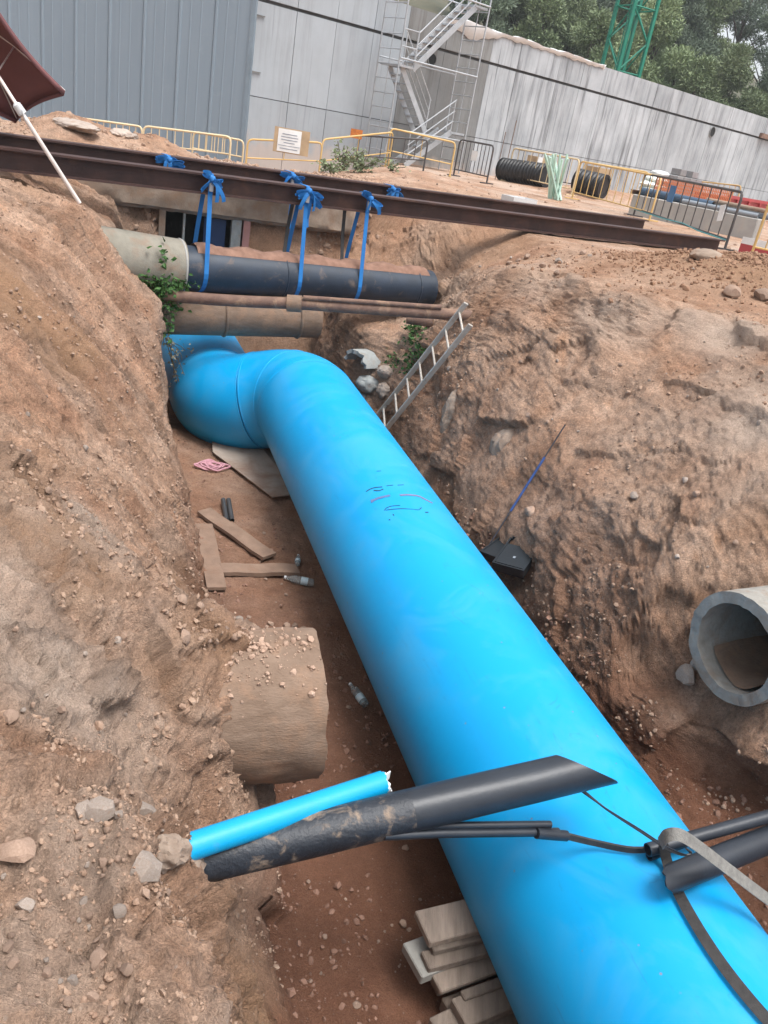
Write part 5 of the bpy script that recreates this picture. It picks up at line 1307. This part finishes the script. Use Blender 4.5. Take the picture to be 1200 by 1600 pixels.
flight((19.15, 0.0), (20.95, 1.22), 1.55, 0.95)
flight((20.05, 1.05), (18.62, 2.72), 1.30, 0.72)
flight((18.85, 2.70), (21.05, 4.80), 1.55, 0.95)
for (xa, xb, z) in ((20.9, 21.55, 1.2), (18.28, 18.9, 2.74), (21.0, 21.55, 4.82)):
    MB().box(TWp((xa+xb)/2, 1.12, z), xb-xa, 0.92, 0.06, EW, NW).build('landing', M_galv, tw)
for z in (3.25, 3.7): MB().tube([TWp(X0, O0-0.02, z), TWp(18.85, O0-0.02, z)], 0.02, 8).build('guard_rail', M_galv, tw, True)
MB().tube([TWp(18.85, O0-0.02, 2.75), TWp(18.85, O0-0.02, 3.75)], 0.02, 8).build('guard_rail', M_galv, tw, True)

# ------------------------------------------------------------------ crowd barriers
def post_at(xt, yt, xb, yb, H=1.05):
    d1_, d2_ = ray(xt, yt), ray(xb, yb); zt, zb = d1_.z/d1_.y, d2_.z/d2_.y
    Y = H/max(zt-zb, 1e-4); P = P_y(xb, yb, Y); return P
def barrier(label, L_, R_, m, H=1.05, bars=13, ys=None, bar_m=None):
    if ys:
        A_, B_ = P_y(L_[2], L_[3], ys[0]), P_y(R_[2], R_[3], ys[1])
        H = 0.5*(P_y(L_[0], L_[1], ys[0]).z-A_.z+P_y(R_[0], R_[1], ys[1]).z-B_.z)
    else: A_, B_ = post_at(*L_, H), post_at(*R_, H)
    drop = []
    for P in (A_, B_):
        g_ = gz(P, 2.5)
        if not ys and abs(g_-P.z) < 0.6: P.z = g_
        drop.append(min(0.0, g_-P.z))
    d = (B_-A_); d.z = 0; L = d.length; d.normalize(); dz = (B_.z-A_.z)
    nn = Vector((-d.y, d.x, 0))
    t = thing('crowd_barrier', label, 'barrier', A_, 0, 'crowd barriers along the site edge')
    def q(f_, h): return A_+d*(L*f_)+Vector((0, 0, dz*f_+h))
    r = min(0.13, L*0.1)/L
    pth = [q(0, 0.02+drop[0]), q(0, H-0.14), q(r*0.15, H-0.06), q(r*0.45, H-0.015), q(r, H), q(0.5, H), q(1-r, H), q(1-r*0.45, H-0.015), q(1-r*0.15, H-0.06), q(1, H-0.14), q(1, 0.02+drop[1])]
    MB().tube(pth, 0.026, 8).build('frame', m, t, True, 60)
    MB().tube([q(0, 0.20), q(1, 0.20)], 0.018, 8).build('bottom_rail', m, t, True)
    for i in range(1, bars): MB().tube([q(i/bars, 0.20), q(i/bars, H-0.01)], 0.0125, 6).build('bar', bar_m or m, t, True)
    for f_ in (0.0, 1.0): MB().box(q(f_, 0.02+drop[int(f_)]), 0.05, 0.50, 0.03, d, nn).build('foot', m, t)
    return t, q, d, nn
barrier('pale yellow barrier half hidden by the rubble mound beside the parasol', (95, 178, 92, 220), (220, 200, 221, 238), M_paleyellow, ys=(22.5, 22.5))
barrier('pale yellow barrier in front of the metal shed next to the rear beam bow', (224, 196, 223, 237), (358, 214, 358, 254), M_paleyellow, bars=11, ys=(22.5, 22.5))
barrier('faded yellow barrier at the corner of the metal shed', (301, 206, 300, 244), (379, 219, 378, 258), M_paleyellow, bars=8, ys=(23.3, 23.3))
tb = barrier('yellow barrier carrying a white notice on a tan board', (385, 217, 384, 259), (498, 222, 499, 264), M_yellow, bars=2, ys=(23.8, 24.2))
t_, q, d, nn = tb
c = q(0.58, 0.66); MB().box(c-nn*0.03, 0.95, 0.012, 0.62, d, nn).build('backing_board', M_wrap, t_)
nt_ = MB().box(c-nn*0.045-d*0.06, 0.62, 0.012, 0.56, d, nn).build('notice', M_paper, t_)
for i, (w_, zz) in enumerate(((0.40, 0.16), (0.46, 0.09), (0.44, 0.02), (0.30, -0.05), (0.58, -0.125), (0.48, -0.20))):
    MB().box(c-nn*0.054-d*0.06+up*zz, w_, 0.004, 0.022 if i != 4 else 0.014, d, nn).build('print_line', M_inkgrey, nt_)
barrier('yellow barrier angled uphill towards the stair tower', (500, 221, 499, 264), (604, 201, 608, 250), M_yellow, bars=2, ys=(24.2, 26.2))
t_, q, d, nn = barrier('dark barrier in front of the stair tower with an orange plate', (557, 214, 556, 255), (662, 214, 662, 262), M_darkbar, bars=6, ys=(25.8, 26.0))
MB().box(q(-0.05, 0.78)-nn*0.03, 0.34, 0.02, 0.24, d, nn).build('orange_plate', M_signor, t_)
barrier('yellow barrier leaning at the foot of the stair tower', (604, 197, 604, 246), (706, 224, 704, 268), M_yellow, bars=2, ys=(26.3, 26.5))
t_, q, d, nn = barrier('grey steel barrier with a small white notice by the corrugated pipe', (714, 231, 706, 288), (769, 243, 757, 302), M_darkbar, bars=9)
MB().box(q(0.52, 0.68)-nn*0.02, 0.28, 0.01, 0.28, d, nn).build('notice', M_paper, t_)
barrier('dark barrier behind the black corrugated pipe', (785, 236, 781, 282), (896, 259, 893, 308), M_darkbar, bars=8)
barrier('yellow barrier in front of the black corrugated pipe', (797, 248, 788, 300), (894, 271, 887, 328), M_paleyellow, bars=10)
barrier('yellow barrier right of the pale green props', (897, 265, 890, 325), (1018, 296, 1008, 366), M_yellow, bars=11)
barrier('yellow barrier standing behind the pale green props', (906, 258, 902, 304), (1002, 279, 998, 326), M_yellow, bars=9)
t_, q, d, nn = barrier('dark barrier with a blue plate at the end of the steel beams', (990, 286, 985, 354), (1150, 311, 1128, 402), M_darkbar, bars=12)
MB().box(q(0.40, 0.74)-nn*0.03, 0.42, 0.012, 0.36, d, nn).build('blue_plate', M_sign, t_)
MB().box(q(0.90, 0.62)-nn*0.03, 0.26, 0.006, 0.30, (d+up*0.15).normalized(), nn, (up-d*0.15).normalized()).build('white_sheet', M_paper, t_)
MB().tube([q(0, 0.17)-nn*0.02, q(0.4, 0.185)-nn*0.02, q(0.6, 0.22)-nn*0.02, q(0.75, 0.18)-nn*0.02, q(1, 0.18)-nn*0.02], 0.012, 8).build('green_hose', mat('teal_hose', (0.05, 0.30, 0.33), None, 3, 0.5, bstr=0), t_, True)
barrier('yellow barrier against the orange netting', (1062, 287, 1058, 332), (1145, 301, 1140, 348), M_yellow, bars=10)
barrier('yellow barrier standing nearest the red spoil heap', (1196, 330, 1165, 424), (1420, 380, 1380, 480), M_yellow, bars=12)

# ------------------------------------------------------------------ materials stacked on the site
def corr(label, a, b, Y0, Y1, R):
    A_, B_ = P_y(*a, Y0), P_y(*b, Y1); L = (B_-A_).length; n = int(L/0.13)
    for P in (A_, B_): P.z = max(P.z, gz(P)+R)
    pth, rr = [], []
    for i in range(n+1):
        for f_, k_ in ((0.0, 0.86), (0.12, 0.86), (0.25, 1.0), (0.8, 1.0), (0.93, 0.86)):
            pth.append(A_.lerp(B_, min(1, (i+f_)/n))); rr.append(R*k_)
    t = thing('corrugated_pipe', label, 'pipe', A_-up*R)
    MB().tube(pth, rr, 28, cap=False).build('ribbed_barrel', M_corr, t, True, 80)
    MB().shell([A_-(B_-A_).normalized()*0.02, A_], R*1.01, R*0.8, 28).build('end_ring', M_corr, t, True)
    MB().shell([B_, B_+(B_-A_).normalized()*0.02], R*1.01, R*0.8, 28).build('end_ring', M_corr, t, True)
corr('black corrugated pipe lying behind the yellow barrier by the wall', (782, 280), (850, 294), 30.4, 29.2, 0.36)
corr('shorter black corrugated pipe end beside the pale green props', (898, 303), (938, 313), 28.6, 28.0, 0.36)
r = random.Random(9)
for k in range(15):
    bx = 857+r.uniform(-2, 22); tx = 852+36*k/14+r.uniform(-4, 4)
    A_, B_ = P_y(bx, 312+r.uniform(-3, 3), 24.3+r.uniform(-0.2, 0.2)), P_y(tx, 246+r.uniform(-6, 8), 24.5+r.uniform(-0.4, 0.4))
    A_.z = min(A_.z, gz(A_)+0.02) if abs(A_.z-gz(A_)) < 0.3 else A_.z
    tag(MB().tube([A_, B_], 0.030, 8).build('steel_prop', M_prop, None, True), 'pale green steel prop in the bundle standing behind the yellow barrier', 'prop', 'pale green props in a bundle')
# white tray
c = onground(810, 318); X_ = (fb1-fb0).normalized(); X_.z = 0; X_.normalize(); Y_ = Vector((-X_.y, X_.x, 0))
t = thing('plastic_tray', 'white plastic tray lying on the gravel behind the beams', 'tray', c)
MB().box(c+up*0.04, 0.66, 0.42, 0.05, X_, Y_, up, 0.01).build('body', M_white, t)
for s_ in (-1, 1):
    MB().box(c+up*0.09+Y_*(0.2*s_), 0.66, 0.025, 0.08, X_, Y_).build('rim', M_white, t); MB().box(c+up*0.09+X_*(0.318*s_), 0.025, 0.37, 0.08, X_, Y_).build('rim', M_white, t)
# beam-end block
c = onground(1104, 402); blob('concrete_block', c+up*0.01, 0.26, 0.16, 0.09, M_concrete, 17, 'rough concrete block under the end of the nearer beam', 'block', (0, 0, 0.6), amp=0.12)
# sacks
def gpt(x, y): return P_y(x, y, 31.0)
sk = gpt(1024, 284); sk.z = gz(sk)
pal = thing('pallet', 'wooden pallet under the white sacks by the wall', 'pallet', sk)
for i in range(6): MB().box(sk+EW*(-0.55+0.22*i)+up*0.14, 0.11, 1.0, 0.02, EW, NW).build('slat', M_wood, pal)
for i in (-1, 0, 1): MB().box(sk+NW*0.42*i+up*0.07, 1.2, 0.1, 0.12, EW, NW).build('bearer', M_wood, pal)
for k, (dx, dn, dz, rz) in enumerate(((-0.32, 0, 0.23, 0.1), (0.34, 0.05, 0.23, -0.1), (-0.30, 0, 0.40, -0.06), (0.36, 0, 0.40, 0.12), (-0.1, 0, 0.58, 0.1), (0.3, 0, 0.60, 0.3), (0.12, -0.02, 0.78, -0.15))):
    blob('sack', sk+EW*dx+NW*dn+up*dz, 0.40, 0.30, 0.11, M_sack if k < 6 else M_white, 40+k, 'plump white woven sack in the pile on the pallet' if k < 6 else 'bright white sack topping the pile on the pallet', 'sack', (0.05*k % 0.1, 0, radians(45)+rz), sub=3, amp=0.10)
for o in bpy.data.objects:
    if o.name.startswith('sack') and 'woven' in o.get('label', ''): o['group'] = 'woven sacks on the pallet'
# grey hollow blocks
bl = P_y(1068, 290, 31.5); bl.z = gz(bl)
t = thing('block_stack', 'stack of grey hollow concrete blocks beside the white sacks', 'blocks', bl)
for row in range(5):
    for i in range(4 if row < 4 else 0):
        MB().box(bl+EW*(-0.66+0.42*i)+up*(0.11+0.205*row), 0.395, 0.40, 0.195, EW, NW, up, 0.01).build('block', M_block, t)
for dx in (-0.55, 0.25): MB().box(bl+EW*dx+up*0.95, 0.38, 0.38, 0.20, EW, NW, up, 0.01).build('block', M_block, t)
for dx, dz in ((0.40, 0.93), (0.62, 0.93)): pass
# precast kerb and pipes on it
k0, k1 = P_y(975, 352, 24.0), P_y(1172, 384, 22.0); k0.z, k1.z = gz(k0), gz(k1)
kd = k1-k0; KL = kd.length; kd.z = 0; kd.normalize(); kn = Vector((-kd.y, kd.x, 0))
t = thing('precast_kerb', 'long pale precast concrete barrier behind the barrier with the blue plate', 'kerb', k0)
for i in range(3):
    c = k0+kd*(KL*(i+0.5)/3)+kn*0.3+up*0.24
    MB().box(c, KL/3-0.02, 0.6, 0.56, kd, kn, up, 0.02).build('segment', M_kerb, t)
for lab, a, b, R, m_ in (('navy blue plastic pipe lying on the precast barrier', 0.03, 0.62, 0.10, M_navypipe), ('grey plastic pipe lying along the precast barrier behind the navy one', 0.22, 1.05, 0.085, M_greypipe),
                         ('slim grey pipe on the edge of the precast barrier', 0.40, 0.98, 0.06, M_greypipe), ('pale cardboard tube at the end of the precast barrier', 0.55, 1.0, 0.055, M_concrete)):
    off_ = {0.10: 0.22, 0.085: 0.45, 0.06: 0.08, 0.055: 0.32}[R]; hz = 0.52+R+(0.14 if R == 0.055 else 0)
    z0 = k0.z*(1-a)+k1.z*a; z1 = k0.z*(1-b)+k1.z*b
    A_, B_ = k0+kd*KL*a+kn*off_, k0+kd*KL*b+kn*off_; A_.z = B_.z = k0.z+hz
    tag(MB().shell([A_, B_], R, R*0.88, 20).build('plastic_pipe', m_, None, True), lab, 'pipe')
# red sheeting, orange netting, tan crate
rd = P_y(1134, 322, 30.5); rd.z = gz(rd)
t = thing('red_skip', 'red metal skip at the foot of the concrete wall', 'skip', rd)
rdx = EW; prof = [rd+up*0.1+rdx*0.25, rd+up*0.1+rdx*4.2, rd+up*0.62+rdx*4.5, rd+up*0.55]
MB().prism(prof, NW*1.3).build('body', M_red, t)
MB().box(rd+rdx*2.25+up*0.60-NW*0.03, 4.6, 0.08, 0.10, rdx, NW).build('top_rim', M_red, t)
for i in range(5): MB().box(rd+rdx*(0.6+0.85*i)+up*0.33-NW*0.04, 0.08, 0.07, 0.45, rdx, NW).build('rib', M_red, t)
n0, n1 = P_y(1015, 322, 28.5), P_y(1130, 346, 27.5)
nd = n1-n0; NL = nd.length; nd.z = 0; nd.normalize(); nz = gz(n0)
mb = MB()
for i in range(46): mb.box(n0.lerp(n1, i/45)*1.0+up*(nz+0.45-n0.lerp(n1, i/45).z), 0.035, 0.006, 0.86, nd, Vector((-nd.y, nd.x, 0)))
for j in range(9): mb.box(Vector(((n0.x+n1.x)/2, (n0.y+n1.y)/2, nz+0.05+0.1*j)), NL, 0.008, 0.03, nd, Vector((-nd.y, nd.x, 0)))
tag(mb.build('safety_netting', M_orange, None), 'orange plastic safety netting strung behind the barriers', 'netting')
c = P_y(930, 286, 30.5); c.z = gz(c)+0.32
t = thing('wooden_crate', 'tan wooden crate behind the yellow barriers', 'crate', c-up*0.32)
for i in range(3): MB().box(c+up*(-0.2+0.2*i), 0.8, 0.5, 0.18, EW, NW).build('board', M_wrap, t)
for s_ in (-1, 1): MB().box(c+EW*(0.33*s_)-NW*0.265, 0.08, 0.03, 0.62, EW, NW).build('batten', M_wrap, t)
c = P_y(838, 262, 32.0); c.z = gz(c)
t = thing('wooden_crate', 'brown box with a white panel behind the corrugated pipe', 'crate', c)
MB().box(c+up*0.45, 0.6, 0.5, 0.9, EW, NW).build('box_body', M_wrap, t); MB().box(c+up*0.5-EW*0.2-NW*0.26, 0.25, 0.02, 0.8, EW, NW).build('white_panel', M_paper, t)
c = P_y(1192, 384, 16.5); c.z = gz(c)
t = thing('marker_board', 'red and white board lying behind the nearest yellow barrier', 'board', c)
MB().box(c+up*0.10, 0.8, 0.03, 0.16, kd, kn).build('red_half', M_red, t); MB().box(c+up*0.24, 0.8, 0.03, 0.12, kd, kn).build('white_half', M_paper, t)
for x, y, h in ((790, 262, 1.9), (778, 258, 1.5)):
    c = P_y(x, y, 30.5); c.z = gz(c); tag(MB().tube([c-up*0.05, c+up*h+EW*0.05], 0.014, 6).build('steel_stake', M_rustpipe, None, True), 'thin rusty steel stake standing by the wall', 'stake', 'rusty stakes by the wall')
# rubble on the spoil mound at the left
for k, (x, y, a, b, c_, lab) in enumerate(((168, 200, 0.42, 0.22, 0.11, 'white broken concrete slab on top of the spoil mound'), (190, 210, 0.22, 0.18, 0.09, 'pale rubble lump right of the broken slab'), (120, 196, 0.5, 0.25, 0.08, 'long pale broken slab half buried in the spoil mound'), (205, 214, 0.12, 0.1, 0.06, 'small pale lump at the end of the spoil mound'))):
    p, n = hit(x, y); blob('rubble_slab', p, a, b, c_, M_rockpale, 60+k, lab, 'rubble', (0, 0, 0.5+k))

# ------------------------------------------------------------------ green crane mast
mb_ = P_y(972, 100, 54); mb_.z = -0.5
t = thing('crane_mast', 'green lattice mast of a tower crane behind the wall', 'crane', mb_)
MW = 1.55; ang = radians(28); Xm = Vector((cos(ang), sin(ang), 0)); Ym = Vector((-sin(ang), cos(ang), 0))
cs_ = [mb_+Xm*(MW/2*i)+Ym*(MW/2*j) for i, j in ((-1, -1), (1, -1), (1, 1), (-1, 1))]
for c in cs_: MB().box(c+up*13, 0.17, 0.17, 26, Xm, Ym).build('chord', M_green, t)
z = 0.0; lv = 1.6; kk = 0
while z < 25.5:
    for i in range(4):
        a, b = cs_[i], cs_[(i+1) % 4]
        if (kk+i) % 2: a, b = b, a
        MB().tube([a+up*z, b+up*(z+lv)], 0.045, 6).build('brace', M_green, t)
        if kk % 2 == 0: MB().tube([a+up*z, b+up*z], 0.045, 6).build('brace', M_green, t)
    z += lv; kk += 1
# inner ladder
for s_ in (-0.2, 0.2): MB().tube([mb_+Xm*s_+Ym*0.3, mb_+Xm*s_+Ym*0.3+up*26], 0.03, 6).build('ladder_rail', M_green, t)

# ------------------------------------------------------------------ wooded hill
def hill_z(x, y):
    v = max(0.0, (x*(-0.5)+y*0.866)-38.0)
    a = math.degrees(atan2(x, y))
    k = 1.0 if a < 15 else max(0.35, 1-(a-15)/14)
    return -0.3+(v*0.26*k if v < 90 else 23.4*k+(v-90)*0.05)
vs, fs = [], []; NXh, NYh = 60, 44
for j in range(NYh):
    for i in range(NXh):
        a = radians(-50+100*i/(NXh-1)); R = 46+190*(j/(NYh-1))**1.4
        x, y = R*sin(a), R*cos(a); vs.append((x, y, hill_z(x, y)+0.5*sin(i*1.3+j*0.9)*min(1, j/4)-(0.6 if j == 0 else 0)))
fs = [(j*NXh+i, j*NXh+i+1, (j+1)*NXh+i+1, (j+1)*NXh+i) for j in range(NYh-1) for i in range(NXh-1)]
hill = MB().add(vs, fs).build('hill', mat('forest_floor', (0.10, 0.085, 0.05), (0.05, 0.055, 0.03), 0.4, 0.95, bstr=0.3, bscale=3), None, True); hill['kind'] = 'structure'

def crown_mesh(name, seed, h, rad, m, style):
    r = np.random.default_rng(seed)
    nc = 36 if style == 0 else 17
    C = []; Rr = []
    for k in range(nc):
        if style == 0:      # broad cone-ish bushy pine
            z = h*(0.18+0.80*r.random()**0.8); w_ = rad*(1.0-0.55*((z/h-0.3)**2)*2.0)*max(0.25, 1.05-max(0, z/h-0.55)*1.7)
            a = r.random()*6.283; q = w_*math.sqrt(r.random())*0.85
            C.append((q*cos(a), q*sin(a), z)); Rr.append(rad*r.uniform(0.22, 0.38))
        else:               # umbrella pine, clumps high on bare limbs
            z = h*(0.66+0.30*r.random()); a = r.random()*6.283; q = rad*1.1*math.sqrt(r.random())
            C.append((q*cos(a), q*sin(a), z-0.12*q)); Rr.append(rad*r.uniform(0.20, 0.32))
    vs, fs = [], []
    for c, R in zip(C, Rr):
        n = int(620*(R/0.9)**1.5)
        u = r.normal(size=(n, 3)); u /= np.linalg.norm(u, axis=1, keepdims=True)
        rr = R*(r.random((n, 1))**0.45)*np.array([[1, 1, 0.72]])
        P = np.array(c)+u*rr
        d = u*0.7+r.normal(size=(n, 3))*0.6+np.array([[0, 0, 0.35]]); d /= np.linalg.norm(d, axis=1, keepdims=True)
        e = np.cross(d, r.normal(size=(n, 3))); e /= np.linalg.norm(e, axis=1, keepdims=True)+1e-6
        L = r.uniform(0.12, 0.26, (n, 1)); W_ = r.uniform(0.022, 0.05, (n, 1))
        k0_ = len(vs)
        Q = np.stack([P-e*W_, P+e*W_, P+d*L+e*W_*0.4, P+d*L-e*W_*0.4], 1).reshape(-1, 3)
        vs += Q.tolist(); fs += [(k0_+4*i, k0_+4*i+1, k0_+4*i+2, k0_+4*i+3) for i in range(n)]
    me = bpy.data.meshes.new(name); me.from_pydata(vs, [], fs); me.materials.append(m)
    return me, C
def trunk_mesh(name, seed, h, C, style):
    r = random.Random(seed); mb = MB(); bend = r.uniform(-0.6, 0.6)
    tp = [Vector((bend*math.sin(z*2.4/1.0*0.4), 0.3*bend*z, z*h*0.9)) for z in [k/8 for k in range(9)]]
    mb.tube(tp, [0.20*(1-0.075*k) for k in range(9)], 8)
    for c in C[::2 if style == 0 else 1]:
        c = Vector(c); f_ = min(0.92, max(0.25, (c.z-0.12*h)/h)); a = tp[min(8, int(f_*8))]
        mb.tube(bez(a, a.lerp(c, 0.4)+Vector((0, 0, -0.1)), a.lerp(c, 0.75)+Vector((0, 0, 0.1)), c, 5), [0.07, 0.06, 0.05, 0.04, 0.03, 0.02], 5)
    me = bpy.data.meshes.new(name); me.from_pydata([tuple(p) for p in mb.v], [], mb.f); me.materials.append(M_bark); me.shade_smooth()
    return me
TREES = []
for k, (h, rad, m_, st) in enumerate(((8.5, 2.9, M_pine, 0), (9.5, 3.2, M_pine, 0), (7.0, 2.7, M_pine2, 0), (10.5, 3.0, M_pine, 1), (9.0, 3.4, M_pine2, 0), (11.0, 3.3, M_pine, 1))):
    cm, C = crown_mesh('crown', 300+k, h, rad, m_, st); TREES.append((cm, trunk_mesh('trunk', 400+k, h, C, st), st, m_))
def tree(x, y, k, s_, rot, label, group):
    cm, tm, st, _ = TREES[k]
    t = thing('pine_tree', label, 'tree', (x, y, hill_z(x, y)-0.3), rot, group); t.scale = (s_, s_, s_)
    for nm, me in (('crown', cm), ('trunk', tm)):
        o = bpy.data.objects.new(nm, me); COL.objects.link(o); o.parent = t
rt = random.Random(21)
def place_row(pxs, D, ks, s0, s1, label, group):
    for px in pxs:
        d = ray(px, 150); d.z = 0; d.normalize(); D_ = D+rt.uniform(-4, 4)
        tree(d.x*D_, d.y*D_, rt.choice(ks), rt.uniform(s0, s1), rt.uniform(0, 6.28), label, group)
place_row(range(735, 1330, 44), 66, [2, 4, 0], 0.85, 1.08, 'light green bushy pine just behind the wall top', 'young pines behind the wall')
place_row(list(range(720, 1090, 40))+[1240, 1300], 80, [0, 1, 4], 0.95, 1.15, 'dense dark pine in the wood above the wall', 'dark pines of the wood')
place_row(range(720, 1080, 40), 96, [0, 1], 1.05, 1.3, 'tall dark pine high on the hill behind the crane', 'tall pines on the hill')
place_row([1085, 1120, 1190, 1250], 86, [3, 5], 1.05, 1.25, 'umbrella pine with bare trunk and sky showing between its limbs', 'umbrella pines against the sky')


# ------------------------------------------------------------------ damp air over the whole place
hz = MB().box(Vector((40, 60, 17)), 560, 440, 46).build('haze', M_white, None)
hz.data.materials.clear()
mh = bpy.data.materials.new('haze'); mh.use_nodes = True; th = mh.node_tree; th.nodes.clear()
oh = th.nodes.new('ShaderNodeOutputMaterial'); vh = th.nodes.new('ShaderNodeVolumePrincipled')
vh.inputs['Color'].default_value = (0.88, 0.93, 0.97, 1); vh.inputs['Density'].default_value = 0.0007
th.links.new(vh.outputs[0], oh.inputs['Volume']); hz.data.materials.append(mh); hz['kind'] = 'stuff'
